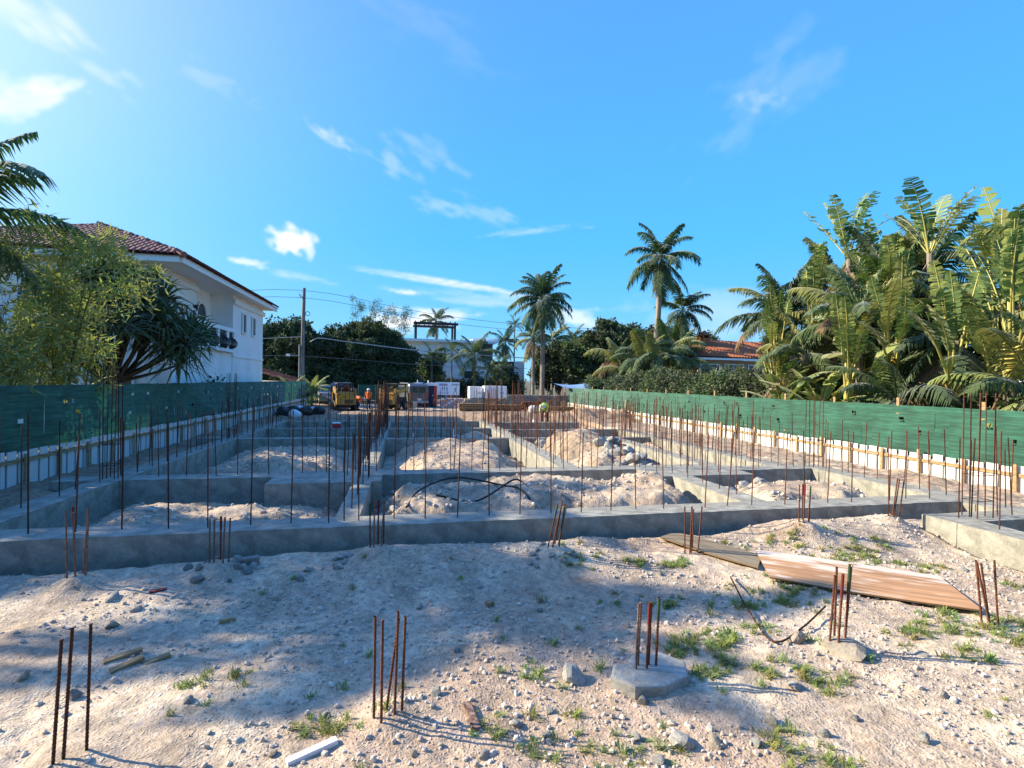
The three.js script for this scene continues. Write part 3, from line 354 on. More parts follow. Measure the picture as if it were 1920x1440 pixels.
// ---------------------------------------------------------------- boards, bricks and scraps on the open dirt
{
  const sheet = (pts, th, label, mats, name) => { // a sheet from four ground corners (far-left, near-left, near-right, far-right) with heights
    const [a, b, c, d] = pts.map((p) => V(...p)), u = V(0, th, 0), P = []; const f = new Faces(); const nx = 16, nz = 8, at = (i, j, y) => { const s = i / nx, t = j / nz; const p = a.clone().lerp(d, s).lerp(b.clone().lerp(c, s), t); p.y += y + 0.012 * Math.sin(s * 5 + t * 2); return p; };
    const g = new THREE.BufferGeometry(), pos = [], uv = [], idx = []; for (let j = 0; j <= nz; j++) for (let i = 0; i <= nx; i++) { const p = at(i, j, th); pos.push(p.x, p.y, p.z); uv.push(i / nx, 1 - j / nz); }
    for (let j = 0; j < nz; j++) for (let i = 0; i < nx; i++) { const k = j * (nx + 1) + i; idx.push(k, k + nx + 1, k + 1, k + 1, k + nx + 1, k + nx + 2); } g.setAttribute('position', new THREE.Float32BufferAttribute(pos, 3)); g.setAttribute('uv', new THREE.Float32BufferAttribute(uv, 2)); g.setIndex(idx); g.computeVertexNormals();
    const side = (fn, n) => { for (let i = 0; i < n; i++) f.quad(fn(i, 0), fn(i + 1, 0), fn(i + 1, th - 0.0005), fn(i, th - 0.0005)); };
    side((i, y) => at(i, nz, y), nx); side((i, y) => at(i, 0, y), nx); side((i, y) => at(0, i, y), nz); side((i, y) => at(nx, i, y), nz); for (let j = 0; j < nz; j++) for (let i = 0; i < nx; i++) f.quad(at(i, j, 0), at(i + 1, j, 0), at(i + 1, j + 1, 0), at(i, j + 1, 0));
    const t = thing(name, label, 'plywood'); obj('face', g, mats[0], t); obj('edge', f.geo(), mats[1], t); };
  sheet([[5.42, 0.085, -6.98], [4.86, 0.075, -5.96], [6.66, 0.075, -4.64], [7.34, 0.065, -5.68]], 0.02, 'weathered orange plywood sheet with whitish patches lying on the dirt', [M.ply, M.plyEdge], 'plywood_sheet');
  const grow = (p) => p;
  sheet([[4.62, 0.10, -8.0], [4.22, 0.09, -7.78], [4.98, 0.06, -6.35], [5.44, 0.06, -6.86]], 0.022, 'grey-white narrow plank half under the plywood sheet', [M.woodGrey, M.plyEdge], 'plywood_strip');
  const scrap = (x, z, w, h, d, ry, mat, name, label, cat, group, rz = 0) => { const m = single(name, rbox(w, h, d, Math.min(w, h, d) * 0.12), mat, label, cat, group); m.position.set(x, land(x, z) + h * 0.4, z); m.rotation.set(rz, ry, rz * 0.5); };
  scrap(-2.05, -7.55, 0.21, 0.11, 0.11, 0.35, M.rockGrey, 'paving_block', 'grey oblong paving block beside the rubble mound', 'block');
  scrap(-1.9, -6.15, 0.16, 0.05, 0.05, 0.1, M.woodPale, 'wood_block', 'single short pale wood offcut lying in the shade', 'wood offcut');
  for (const [x, z, a, l] of [[-2.62, -5.52, 0.5, 0.3], [-2.52, -5.38, 0.7, 0.26], [-2.3, -5.45, 0.55, 0.22]]) scrap(x, z, l, 0.035, 0.07, a, M.wood, 'wood_offcut', 'pale wood offcut in a small group of three on sunlit dirt', 'wood offcut', 'three wood offcuts', 0.1);
  scrap(0.56, -4.05, 0.07, 0.035, 0.34, 0.12, M.rustPale, 'board_scrap', 'narrow weathered board scrap lying in shaded gravel', 'board');
  scrap(-0.62, -3.86, 0.36, 0.04, 0.06, 0.5, M.white, 'white_board', 'white painted strip of board on the shaded dirt', 'board');
  scrap(-2.95, -7.0, 0.18, 0.02, 0.07, 0.3, M.paintRed, 'plastic_scrap', 'crumpled red plastic scrap by the beam', 'litter');
  scrap(1.05, -6.1, 0.09, 0.06, 0.08, 0.4, M.wood, 'wood_chunk', 'small yellowish wood chunk in the shade between dowel clusters', 'wood offcut');
  single('bent_rod', tube([[4.43, 0.1, -6.2], [4.15, 0.1, -5.5], [3.8, 0.06, -4.6], [3.84, 0.06, -4.56], [4.4, 0.1, -4.85], [5.02, 0.16, -5.2]].map(([x, y, z]) => [x, land(x, z) + y * 0.4 + 0.01, z]), 0.011, 50, 5), M.rustDark, 'thin dark rod bent into a V lying on the dirt', 'rod');
  // pipes lying in the second cell
  for (const [pts, label] of [[[[0.05, -9.3], [0.35, -10.3], [1.1, -10.9], [2.1, -10.6], [2.3, -9.9], [2.5, -9.2]], 'black hose looping in a wide arc over the soil mound'], [[[0.6, -9.5], [1.4, -9.9], [2.2, -10.2], [2.5, -10.7]], 'short black hose crossing the looped hose']]) single('hose', tube(pts.map(([x, z], i) => [x, land(x, z) + 0.05 + (i === 2 ? 0.14 : 0), z]), 0.02, 60, 6), M.black, label, 'hose');
  { const t = thing('cool_box', 'red cool box with a white lid standing on a far beam', 'cool box', [-3.05, TOP + 0.005, -24.3], 0.1); obj('box', rbox(0.36, 0.2, 0.24, 0.02, 0, 0.1, 0), M.red, t); obj('lid', rbox(0.38, 0.06, 0.26, 0.02, 0, 0.225, 0), M.white, t); }
  for (const [x, label] of [[0.35, 'pale bundled conduit stub standing in the shaded trench nearer the middle beam'], [2.1, 'pale bundled conduit stub standing in the shaded trench nearer the sunny beam']]) { const y = land(x, -22.4); const t = thing('conduit_stub', label, 'conduit', [x, y, -22.4]); obj('pipe', cyl(0.03, 0.03, 0.55, 8, 0, 0.2, 0), M.white, t); obj('coil', put(new THREE.TorusGeometry(0.14, 0.025, 6, 16), 0.12, 0.1, 0, 0.5, 0.3, 0), M.bag, t); }
}
console.log('near ground done');

// ---------------------------------------------------------------- screened site fences
function fence(x, z0, z1, top, low, face, label, stakesAbove) { // z0 near, z1 far; face = +1 looks towards +x
  const R = rng(Math.round(x * 100 + 7)), t = thing('screened_fence', label, 'fence');
  const bay = 2.4, n = Math.round((z0 - z1) / bay), H = top - low;
  const panel = (seed) => { const nx = 30, ny = 16, pos = [], uv = [], idx = [], hole = new Set(); const RR = rng(seed * 77 + 5); for (let k = 0; k < (seed % 3 ? 2 : 3); k++) { const i = 3 + Math.floor(RR() * (nx - 6)), j = k === 0 ? 11 + Math.floor(RR() * 2) : 3 + Math.floor(RR() * 7); hole.add(j * nx + i); if (RR() < 0.6) hole.add(j * nx + i + 1); }
    for (let j = 0; j <= ny; j++) for (let i = 0; i <= nx; i++) { const s = i / nx, v = j / ny, edge = Math.sin(s * Math.PI); let off = 0.05 * edge * Math.sin(v * 3 + seed) + 0.035 * edge * Math.sin(v * 34 + seed * 2 + s * 3) * Math.pow(vnoise(s * 3 + seed, v * 4, 171), 2) + 0.05 * (fbm(s * 3 + seed * 5, v * 3, 3, 172) - 0.5);
      pos.push(off, low + v * H - 0.018 * edge * sstep(0.6, 1, v) * (0.5 + hash(seed, 3, 9)) + (v === 0 ? 0.03 * (vnoise(s * 9, seed, 173) - 0.5) : 0), -s * bay); uv.push(s * bay * 0.5, v * H * 0.5); }
    for (let j = 0; j < ny; j++) for (let i = 0; i < nx; i++) { if (hole.has(j * nx + i)) continue; const k = j * (nx + 1) + i; idx.push(k, k + 1, k + nx + 1, k + 1, k + nx + 2, k + nx + 1); }
    const g = new THREE.BufferGeometry(); g.setAttribute('position', new THREE.Float32BufferAttribute(pos, 3)); g.setAttribute('uv', new THREE.Float32BufferAttribute(uv, 2)); g.setIndex(idx); g.computeVertexNormals();
    const f = new Faces(); for (const h of hole) { const i = h % nx, j = Math.floor(h / nx), a = V(0, low + j / ny * H, -i / nx * bay), w = bay / nx, hh = H / ny, o = face * (0.03 + RR() * 0.03); const A = a.clone(), B = a.clone().add(V(0, 0, -w)), C = a.clone().add(V(o, hh * 0.1 - 0.05, -w * 0.75)), D = a.clone().add(V(o, hh * 0.1 - 0.04, -w * 0.2)); f.quad(A, B, C, D); }
    return [g, f.geo()]; };
  const vars = [1, 2, 3, 4, 5].map(panel);
  const post = put(boxUV(new THREE.BoxGeometry(0.045, top + 0.35, 0.09)), 0, (top + 0.05) / 2, 0), stake = boxUV(put(new RoundedBoxGeometry(0.04, 0.85, 0.09, 1, 0.006), 0, 0.32, 0));
  const boards = [0, 1, 2].map((k) => boxUV(put(new THREE.BoxGeometry(0.022, low + 0.12 + 0.02 * k, 0.27), 0, (low + 0.12) / 2 - 0.06, 0)));
  for (let i = 0; i < n; i++) {
    const z = z0 - i * bay, v = vars[Math.floor(R() * 5)];
    const c = obj('screen_panel', v[0], M.clothSun, t); c.position.set(x, 0, z); const fl = obj('vent_flap', v[1], M.clothSun, c);
    const p = obj('post', post, stakesAbove ? M.wood : M.greyMetal, t); p.position.set(x - face * 0.085, stakesAbove ? -0.06 + R() * 0.08 : -0.2, z - bay * 0.5);
    const gx = x + face * 0.02, rail = obj('rail', box(0.035, 0.085, bay - 0.01, 0, 0, 0), M.wood, t); rail.position.set(x + face * 0.125, low - 0.13 + (R() - 0.5) * 0.02, z - bay / 2);
    for (const o of [0.3, 1.5]) { const s = obj('stake', stake, R() < 0.4 ? M.woodPale : M.wood, t); s.position.set(x + face * 0.168, land(x + face * 0.17, z - o) - 0.02 - R() * 0.05, z - o); s.rotation.set((R() - 0.5) * 0.06, 0, (R() - 0.5) * 0.03); }
    for (let k = 0; k < 7; k++) { const b = obj('board', boards[Math.floor(R() * 3)], M.whiteBoard, t); b.position.set(x + face * 0.09, (R() - 0.5) * 0.05, z - 0.17 - k * bay / 7); b.rotation.set((R() - 0.5) * 0.015, 0, 0); }
    const bk = obj('backing_board', box(0.02, low, bay - 0.006, 0, low / 2 - 0.06, 0), M.backBoard, t); bk.position.set(x + face * 0.06, 0, z - bay / 2);
  }
}
fence(15, -2.2, -45.4, 2.15, 0.70, -1, 'sunlit green windscreen fence with wooden stakes in front of tropical plants', true);
fence(-8.7, -5.0, -48.2, 2.42, 0.84, 1, 'shaded green windscreen fence in front of the white house', false);

// ---------------------------------------------------------------- houses
function barrelTiles(w, l, tw = 0.26, tl = 0.42) { // a slope w wide, l long, rising along -z from the origin; clip(x, s) keeps a tile
  return (clip) => { const list = []; for (let s = 0; s < l; s += tl) for (let x = -w / 2; x < w / 2; x += tw) { if (!clip(x + tw / 2, s + tl / 2)) continue; const g = new THREE.CylinderGeometry(tw * 0.52, tw * 0.44, tl * 1.12, 6, 1, true, -Math.PI / 2, Math.PI); put(g, x + tw / 2, 0.02 + 0.012 * hash(Math.round(x * 10), Math.round(s * 10), 5), -(s + tl / 2), -Math.PI / 2 + 0.06, 0, 0); list.push(g); } return merge(list); };
}
function windowPart(parent, w, h, place, arch = 0, bars = 1) { // frame, pane, glazing bars; local +z looks out
  const out = new THREE.Shape(), inn = new THREE.Path(), r = w / 2; const trace = (s, k) => { const a = r - k, y0 = k, y1 = h - (arch ? r : k); s.moveTo(-a, y0); s.lineTo(a, y0); s.lineTo(a, y1); if (arch) s.absarc(0, y1, a, 0, Math.PI, false); else s.lineTo(-a, y1); s.lineTo(-a, y0); };
  trace(out, 0); trace(inn, 0.09); const sh = new THREE.Shape(); trace(sh, 0.085); out.holes.push(inn);
  const f = obj('window', new THREE.ExtrudeGeometry(out, { depth: 0.1, bevelEnabled: false, curveSegments: 10 }), M.trim, parent); place(f);
  obj('pane', put(new THREE.ShapeGeometry(sh, 10), 0, 0, 0.03), M.glass, f);
  const gb = []; for (let k = 1; k <= bars; k++) gb.push(box(0.05, h - (arch ? r : 0) - 0.18, 0.03, -r + (w * k) / (bars + 1), (h - (arch ? r : 0)) / 2, 0.055)); if (arch) gb.push(box(w - 0.18, 0.05, 0.034, 0, h - r - 0.06, 0.055)); if (gb.length) obj('glazing_bar', gb, M.trim, f); return f;
}
{ // white house with a hipped tile roof behind the shaded fence
  const t = thing('white_house', 'white two-storey house with pinkish tiled hip roof and balcony behind the shaded fence', 'house');
  const w = (n, g, m = M.stucco) => obj(n, g, m, t);
  w('wall', span(-21, -11.2, 0, 7.75, -30.6, -25.8)); w('wall', span(-21, -11.75, 0, 7.75, -34.3, -30.6)); w('wall', span(-21, -10.5, 0, 7.75, -41.0, -34.3)); w('wall', span(-11.745, -10.56, 0, 4.15, -34.295, -30.605)); w('wall', span(-11.195, -10.56, 0, 4.15, -30.595, -26.1));
  w('cornice', span(-21, -11.02, 7.25, 7.5, -30.5, -25.6), M.trim); w('cornice', span(-10.498, -10.36, 7.2, 7.5, -41.1, -34.25), M.trim); w('string_course', span(-10.498, -10.44, 3.9, 4.02, -41.0, -34.3), M.trim);
  const sof = w('soffit', span(-21.2, -9.8, 7.74, 7.82, -41.75, -25.0), M.soffit); w('fascia', span(-9.82, -9.7, 7.7, 7.98, -41.8, -24.98), M.trim); w('fascia', span(-21.2, -9.83, 7.7, 7.98, -25.0, -24.88), M.trim);
  // roof: hip end towards the site front, eaves at 7.9
  const A = V(-9.6, 7.96, -24.8), B = V(-21.4, 7.96, -24.8), C = V(-15.5, 10.35, -30.2), D = V(-15.5, 10.35, -38), E = V(-9.6, 7.96, -41.9), F = V(-21.4, 7.96, -41.9); const f = new Faces(); f.tri(B, A, C); f.quad(A, E, D, C); f.quad(F, B, C, D); f.tri(E, F, D); const roof = w('roof', f.geo(), M.tileDark);
  const L1 = Math.hypot(5.4, 2.39), p1 = Math.atan2(2.39, 5.4); const g1 = barrelTiles(11.8, L1)((x, s) => Math.abs(x) < 5.9 * (1 - s / L1) - 0.1); const t1 = obj('roof_tiles', g1, M.tilePink, roof); t1.userData.kind = 'stuff'; t1.position.set(-15.5, 8.0, -24.8); t1.rotation.x = p1;
  const L2 = Math.hypot(5.9, 2.39), p2 = Math.atan2(2.39, 5.9); const g2 = barrelTiles(17, L2)((x, s) => x > -8.5 + (5.4 * s) / L2 - 0.1 && x < 8.5 - (3.9 * s) / L2 + 0.1); put(g2, 0, 0, 0, p2, 0, 0); put(g2, -9.6, 8.0, -33.3, 0, Math.PI / 2, 0); const t2 = obj('roof_tiles', g2, M.tilePink, roof); t2.userData.kind = 'stuff';
  const ridge = []; for (let k = 0; k < 20; k++) { const q = A.clone().lerp(C, (k + 0.5) / 20), q2 = B.clone().lerp(C, (k + 0.5) / 20), c = put(new THREE.CylinderGeometry(0.14, 0.16, 0.46, 7), 0, 0, 0, Math.PI / 2, 0, 0); const m = new THREE.Matrix4().lookAt(A, C, V(0, 1, 0)).setPosition(q.x, q.y + 0.06, q.z); ridge.push(c.clone().applyMatrix4(m)); ridge.push(c.applyMatrix4(new THREE.Matrix4().lookAt(B, C, V(0, 1, 0)).setPosition(q2.x, q2.y + 0.06, q2.z))); } for (let k = 0; k < 18; k++) ridge.push(put(new THREE.CylinderGeometry(0.14, 0.16, 0.46, 7), -15.5, 10.42, -30.3 - k * 0.43, Math.PI / 2, 0, 0)); const rt = obj('ridge_tiles', ridge, M.tilePink, roof); rt.userData.kind = 'stuff';
  // balcony
  const bal = w('balcony', [span(-11.7, -10.3, 4.16, 4.34, -34.28, -26.0), span(-10.55, -10.3, 5.38, 5.6, -34.28, -26.0), ...[-26.3, -28.05, -29.75, -31.35, -32.9, -34.1].map((z) => span(-10.53, -10.32, 4.345, 5.375, z - 0.17, z + 0.17))]);
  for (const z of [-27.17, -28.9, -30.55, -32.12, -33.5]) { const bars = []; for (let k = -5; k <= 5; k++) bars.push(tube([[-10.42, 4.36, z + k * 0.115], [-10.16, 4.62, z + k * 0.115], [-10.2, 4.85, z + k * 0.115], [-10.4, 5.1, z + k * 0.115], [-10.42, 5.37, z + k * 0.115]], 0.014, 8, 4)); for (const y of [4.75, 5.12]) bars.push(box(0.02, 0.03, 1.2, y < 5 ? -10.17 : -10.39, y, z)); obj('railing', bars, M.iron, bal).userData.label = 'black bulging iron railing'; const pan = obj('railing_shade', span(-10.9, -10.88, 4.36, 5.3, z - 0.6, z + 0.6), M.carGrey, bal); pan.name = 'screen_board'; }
  const right = (x, y, z) => (o) => { o.position.set(x, y, z); o.rotation.y = Math.PI / 2; }, front = (x, y, z) => (o) => o.position.set(x, y, z);
  windowPart(t, 1.5, 2.2, right(-11.72, 4.8, -32.6), 1, 1); windowPart(t, 0.75, 1.35, right(-10.47, 5.5, -36.3), 0, 0); windowPart(t, 0.75, 1.35, right(-10.47, 5.5, -38.4), 0, 0); windowPart(t, 1.3, 0.75, right(-11.17, 5.7, -28.7), 0, 1); windowPart(t, 0.7, 0.7, right(-11.17, 5.6, -30.0), 0, 0);
  windowPart(t, 2.5, 2.9, front(-15.2, 4.45, -25.77), 1, 1); windowPart(t, 2.0, 2.6, front(-18.4, 4.4, -25.77), 1, 1); windowPart(t, 1.8, 1.5, front(-12.8, 1.5, -25.77), 0, 1);
  for (const z of [-27.6, -30.25]) { const l = w('wall_lamp', [box(0.14, 0.24, 0.16, -11.1, 6.35, z), box(0.2, 0.05, 0.22, -11.09, 6.5, z)], M.rustDark); }
  const gar = w('garage_door', span(-10.495, -10.46, 0, 2.9, -40.4, -35), M.trim); for (let k = 0; k < 4; k++) obj('panel', span(-10.458, -10.44, 0.1 + k * 0.7, 0.72 + k * 0.7, -40.3, -35.1), M.stucco, gar);
  const fb = w('balcony', span(-20, -16.2, 4.3, 4.5, -25.798, -24.9)); const rb = []; for (let k = 0; k < 26; k++) rb.push(tube([[-19.9 + k * 0.145, 4.51, -25.0], [-19.9 + k * 0.145, 4.75, -24.75], [-19.9 + k * 0.145, 5.5, -25.0]], 0.014, 6, 4)); rb.push(box(3.7, 0.04, 0.04, -18.1, 5.5, -25.0)); obj('railing', rb, M.iron, fb);
}
{ // low tiled garden roof at the far end of the white house
  const t = thing('garden_shed', 'low shed with red metal roof beyond the far corner of the white house', 'shed'); obj('wall', span(-14, -9.6, 0, 2.35, -52, -47), M.stucco, t); const f = new Faces(); const A = V(-9.1, 2.3, -46.6), B = V(-14, 3.7, -46.6), C = V(-14, 3.7, -52.5), D = V(-9.1, 2.3, -52.5); f.quad(A, D, C, B); f.quad(A.clone().setY(2.2), D.clone().setY(2.2), C.clone().setY(3.6), B.clone().setY(3.6)); f.quad(A, B, B.clone().setY(3.6), A.clone().setY(2.2)); f.quad(A, A.clone().setY(2.2), D.clone().setY(2.2), D); const r = obj('roof', f.geo(), M.tilePink, t); for (let k = 0; k < 8; k++) obj('rib', box(5.1, 0.05, 0.08, -11.55, 3.04, -46.8 - k * 0.75, 0, 0, -0.278), k % 2 ? M.tileDark : M.tilePink, r);
}
{ // modern white house across the road
  const t = thing('flat_roof_house', 'modern white flat-roofed house with rooftop pergola behind young palms', 'house'); const w = (n, g, m = M.stucco) => obj(n, g, m, t);
  w('wall', span(-4, 10.6, 0, 8.0, -84, -72)); w('roof_slab', span(-4.6, 12.6, 8.0, 8.35, -84.5, -71.2), M.white); w('wall', span(10.6, 16.6, 0, 5.5, -82, -71.6)); w('wing_wall', span(15.5, 16.7, 0, 5.52, -71.59, -70.9)); w('roof_slab', span(9.6, 13.5, 8.36, 8.9, -80, -74), M.white); w('upper_wall', span(10.6, 12.4, 5.52, 7.99, -82, -73), M.carGrey);
  const win = (x0, x1, y0, y1, z) => { const f = w('window', [span(x0, x1, y0, y0 + 0.1, z, z + 0.08), span(x0, x1, y1 - 0.1, y1, z, z + 0.08), span(x0, x0 + 0.1, y0 + 0.1, y1 - 0.1, z, z + 0.08), span(x1 - 0.1, x1, y0 + 0.1, y1 - 0.1, z, z + 0.08)], M.black); obj('pane', span(x0 + 0.1, x1 - 0.1, y0 + 0.1, y1 - 0.1, z + 0.01, z + 0.03), M.glass, f); };
  win(11.6, 15.3, 3.9, 5.45, -71.59); win(0.4, 1.3, 3.3, 3.95, -71.99); win(1.4, 2.3, 3.3, 3.95, -71.99); win(3.4, 4.6, 3.3, 3.95, -71.99); win(8.2, 10.2, 3.0, 4.0, -71.99); win(4.2, 5.5, 5.4, 7.2, -71.99);
  for (const [x0, x1, y0, y1] of [[-4, 10.6, 5.95, 6.0], [-4, 10.6, 4.4, 4.43]]) w('joint', span(x0, x1, y0, y1, -72.001, -71.985), M.backBoard);
  for (const x of [4.9]) w('joint', span(x, x + 0.05, 3.2, 8, -72.002, -71.984), M.backBoard);
  const pg = w('pergola', [span(1.0, 7.3, 10.5, 10.85, -73, -72.7), span(1.0, 7.3, 10.5, 10.85, -77.3, -77), ...[1.2, 6.7].flatMap((x) => [span(x, x + 0.3, 8.36, 10.5, -73, -72.7), span(x, x + 0.3, 8.36, 10.5, -77.3, -77)])], M.black); for (let k = 0; k < 9; k++) obj('slat', span(1.2 + k * 0.7, 1.32 + k * 0.7, 10.86, 11.0, -77.6, -72.4), M.black, pg);
  const sg = print(96, 96, (c) => { c.fillStyle = '#e8eaee'; c.fillRect(0, 0, 96, 96); c.strokeStyle = '#101218'; c.lineWidth = 12; c.strokeRect(6, 6, 84, 84); c.fillStyle = '#101218'; c.fillRect(26, 34, 8, 38); c.fillRect(62, 34, 8, 38); c.lineWidth = 6; c.strokeRect(38, 40, 20, 18); });
  const bb = thing('backboard', 'small white backboard with black border mounted on the white wing wall', 'backboard', [15.0, 3.1, -70.2]); obj('board', box(1.25, 0.95, 0.05, 0, 0.45, 0), M.white, bb); obj('marking', put(new THREE.PlaneGeometry(1.2, 0.9), 0, 0.45, 0.03), sg, bb); obj('bracket', [box(0.1, 0.1, 1.4, 0, 0.4, -0.7), box(0.1, 3.2, 0.1, 0, -1.35, -0.12)], M.black, bb);
}
{ // steel trellis frame beside the modern house
  const t = thing('steel_frame', 'thin grey steel frame with diagonal struts beside the white wing wall', 'frame', [18.2, 0, -68]); obj('frame', [box(0.08, 3.4, 0.08, -1, 1.7, 0), box(0.08, 3.0, 0.08, 1.2, 1.5, 0), box(2.3, 0.08, 0.08, 0.1, 3.1, 0, 0, 0, -0.15), box(2.2, 0.07, 0.07, 0.1, 2.5, 0), box(1.0, 0.06, 0.06, -0.5, 2.8, 0, 0, 0, 0.6), box(1.0, 0.06, 0.06, 0.6, 2.75, 0, 0, 0, 0.6)], M.greyMetal, t);
}
{ // house with the orange tiled roof
  const t = thing('tiled_house', 'ochre house with bright orange tiled roof and small chimney above the hedge', 'house'); const ow = std(0.55, 0.36, 0.24, { map: stuccoMap });
  obj('wall', span(26.6, 37, 0, 4.95, -52, -42.4), ow, t); for (const x of [27.6, 30.1, 32.6]) windowPart(t, 2.0, 1.7, (o) => o.position.set(x + 0.1, 2.9, -42.38), 0, 1); obj('fascia', span(25.9, 37.5, 4.93, 5.12, -41.75, -41.6), M.trim, t);
  const f = new Faces(); f.quad(V(25.9, 5.1, -41.6), V(37.5, 5.1, -41.6), V(37.5, 6.9, -46.5), V(25.9, 6.9, -46.5)); f.quad(V(25.9, 6.9, -46.5), V(37.5, 6.9, -46.5), V(37.5, 5.1, -52), V(25.9, 5.1, -52)); f.tri(V(25.95, 5.1, -41.6), V(25.95, 6.9, -46.5), V(25.95, 5.1, -52)); const r = obj('roof', f.geo(), M.tileOrange, t); const L = Math.hypot(4.9, 1.8); const tl = obj('roof_tiles', barrelTiles(11.6, L, 0.3, 0.42)(() => true), M.tileOrange, r); tl.position.set(31.7, 5.14, -41.6); tl.rotation.x = Math.atan2(1.8, 4.9); tl.userData.kind = 'stuff';
  const ch = obj('chimney', [span(29.0, 29.8, 6.2, 7.3, -46.4, -45.6), put(new THREE.ConeGeometry(0.75, 0.55, 4), 29.4, 7.85, -46, 0, Math.PI / 4, 0), span(29.0, 29.15, 7.3, 7.6, -46.4, -45.6), span(29.65, 29.8, 7.3, 7.6, -46.4, -45.6)], M.tileOrange, t);
}
{ // white house far right behind the palms
  const t = thing('white_villa', 'white villa with thin balcony railing glimpsed behind the travellers palms', 'house'); obj('wall', span(33, 52, 0, 4.6, -26, -17.5), M.stucco, t); obj('roof_slab', span(32, 53, 4.6, 4.9, -27, -16.5), M.white, t); const rl = []; for (let k = 0; k < 5; k++) rl.push(box(14, 0.04, 0.04, 40, 2.3 + k * 0.22, -16.6)); for (let k = 0; k < 8; k++) rl.push(box(0.06, 1.1, 0.06, 33.2 + k * 1.95, 2.75, -16.6)); const dk = obj('balcony', span(32.8, 50, 1.95, 2.15, -17.49, -16.5), M.stucco, t); obj('railing', rl, M.white, dk); for (const x of [34.5, 38, 42]) windowPart(t, 2.2, 2.1, (o) => o.position.set(x, 2.2, -17.48), 0, 1);
}
// ---------------------------------------------------------------- utility pole and wires
{
  const t = thing('utility_pole', 'tall grey utility pole rising above the dark trees beside the white house', 'utility pole', [-10.5, 0, -56]); obj('pole', taper([[0, -0.3, 0], [0.02, 6, 0], [0.08, 12, 0]], 0.26, 0.15, 8, 10), std(0.33, 0.35, 0.37, { map: barkMap }), t);
  obj('insulator', [cyl(0.06, 0.06, 0.35, 8, -0.3, 11.2, 0, 0, 0, 0.5), box(0.35, 0.08, 0.08, -0.12, 11.0, 0)], M.greyMetal, t); obj('bracket', put(new THREE.TorusGeometry(0.22, 0.03, 6, 14), 0.45, 9.35, 0), M.black, t); obj('conduit', cyl(0.07, 0.07, 5, 8, -0.3, 3.6, 0.05), M.greyMetal, t); obj('junction_box', box(0.35, 0.25, 0.2, -1.4, 5.0, 0), M.white, t); obj('box_arm', box(1.2, 0.05, 0.05, -0.75, 5.0, 0), M.greyMetal, t);
  const wire = (pts, r, m, label) => single('power_line', tube(pts, r, 30, 5), m, label, 'wire', 'overhead wires');
  wire([[-40, 10.2, -58], [-25, 10.6, -57], [-10.5, 11.75, -56], [2, 10.1, -57], [14, 9.3, -58], [40, 9.5, -60]], 0.022, M.carGrey, 'topmost thin wire strung over the head of the utility pole');
  wire([[-40, 9.4, -58], [-25, 9.9, -57], [-10.6, 11.0, -56], [2, 9.35, -57], [14, 8.6, -58], [40, 8.9, -60]], 0.022, M.carGrey, 'second thin wire running just below the topmost one');
  wire([[-9.75, 6.45, -56], [-9.3, 6.8, -56], [-6, 6.55, -56.2], [1, 5.9, -56.5], [14, 5.4, -58]], 0.05, M.greyMetal, 'thick pale cable with a hooked end in front of the trees');
  wire([[-30, 6.2, -57.6], [-20, 6.3, -56.8], [-10.5, 6.9, -55.7]], 0.03, M.greyMetal, 'pale wire reaching the pole from behind the white house');
  wire([[-22, 4.7, -56.3], [-10.5, 4.9, -55.7], [2, 4.3, -56.5], [14, 4.2, -58]], 0.022, M.carGrey, 'lowest thin wire crossing the dark foliage');
}

// ---------------------------------------------------------------- vegetation builders
function frondGeo(L, a0, droop, leaf, n, seed, hang = 0.6, tw = 1) { // feather leaf: arched spine from the origin towards +x
  const R = rng(seed), f = new Faces(), pts = []; let x = 0, y = 0, a = a0; const st = 12; for (let i = 0; i <= st; i++) { pts.push(V(x, y, 0)); x += Math.cos(a) * L / st; y += Math.sin(a) * L / st; a -= (droop / st) * (0.4 + 1.2 * i / st); }
  const c = new THREE.CatmullRomCurve3(pts);
  for (let i = 0; i < n; i++) { const t = 0.13 + 0.86 * (i / (n - 1)), p = c.getPointAt(t), tg = c.getTangentAt(t), up = V(-tg.y, tg.x, 0), prof = Math.sin(Math.PI * Math.pow(clamp(t), 0.65) * 0.93 + 0.12), l = leaf * (0.25 + 0.75 * prof) * (0.8 + R() * 0.35);
    for (const s of [-1, 1]) { const d = tg.clone().multiplyScalar(0.55 + R() * 0.25).add(V(0, 0, s * (0.8 + R() * 0.3))).add(up.clone().multiplyScalar(0.35 * (R() - 0.35) * tw)).normalize(); const w = 0.019 * leaf / 0.7 * (1.0 + R() * 0.6), b = tg.clone().multiplyScalar(w); const m = p.clone().addScaledVector(d, l * 0.5).add(V(0, -hang * l * 0.16, 0)), e = p.clone().addScaledVector(d, l * 0.92).add(V(0, -hang * l * (0.5 + R() * 0.35), 0));
      f.quad(p.clone().sub(b), p.clone().add(b), m.clone().addScaledVector(b, 1.25), m.clone().addScaledVector(b, -1.25)); f.tri(m.clone().addScaledVector(b, -1.25), m.clone().addScaledVector(b, 1.25), e); } }
  const sp = taper(pts, 0.035 * L / 3, 0.006, 10, 4).toNonIndexed(); return merge([f.geo(), sp]);
}
const FR = {}; // shared sets of fronds: from upright to hanging
function frondSet(key, L, leaf, n, hang) { return FR[key] ??= [[1.25, 0.9], [0.95, 1.3], [0.6, 1.5], [0.25, 1.5], [-0.15, 1.3], [-0.7, 0.8], [-1.15, 0.35]].map(([a, d], i) => [frondGeo(L, a, d, leaf, n, i * 13 + 5, hang), frondGeo(L * 0.94, a + 0.12, d * 1.15, leaf, n, i * 13 + 9, hang)]); }
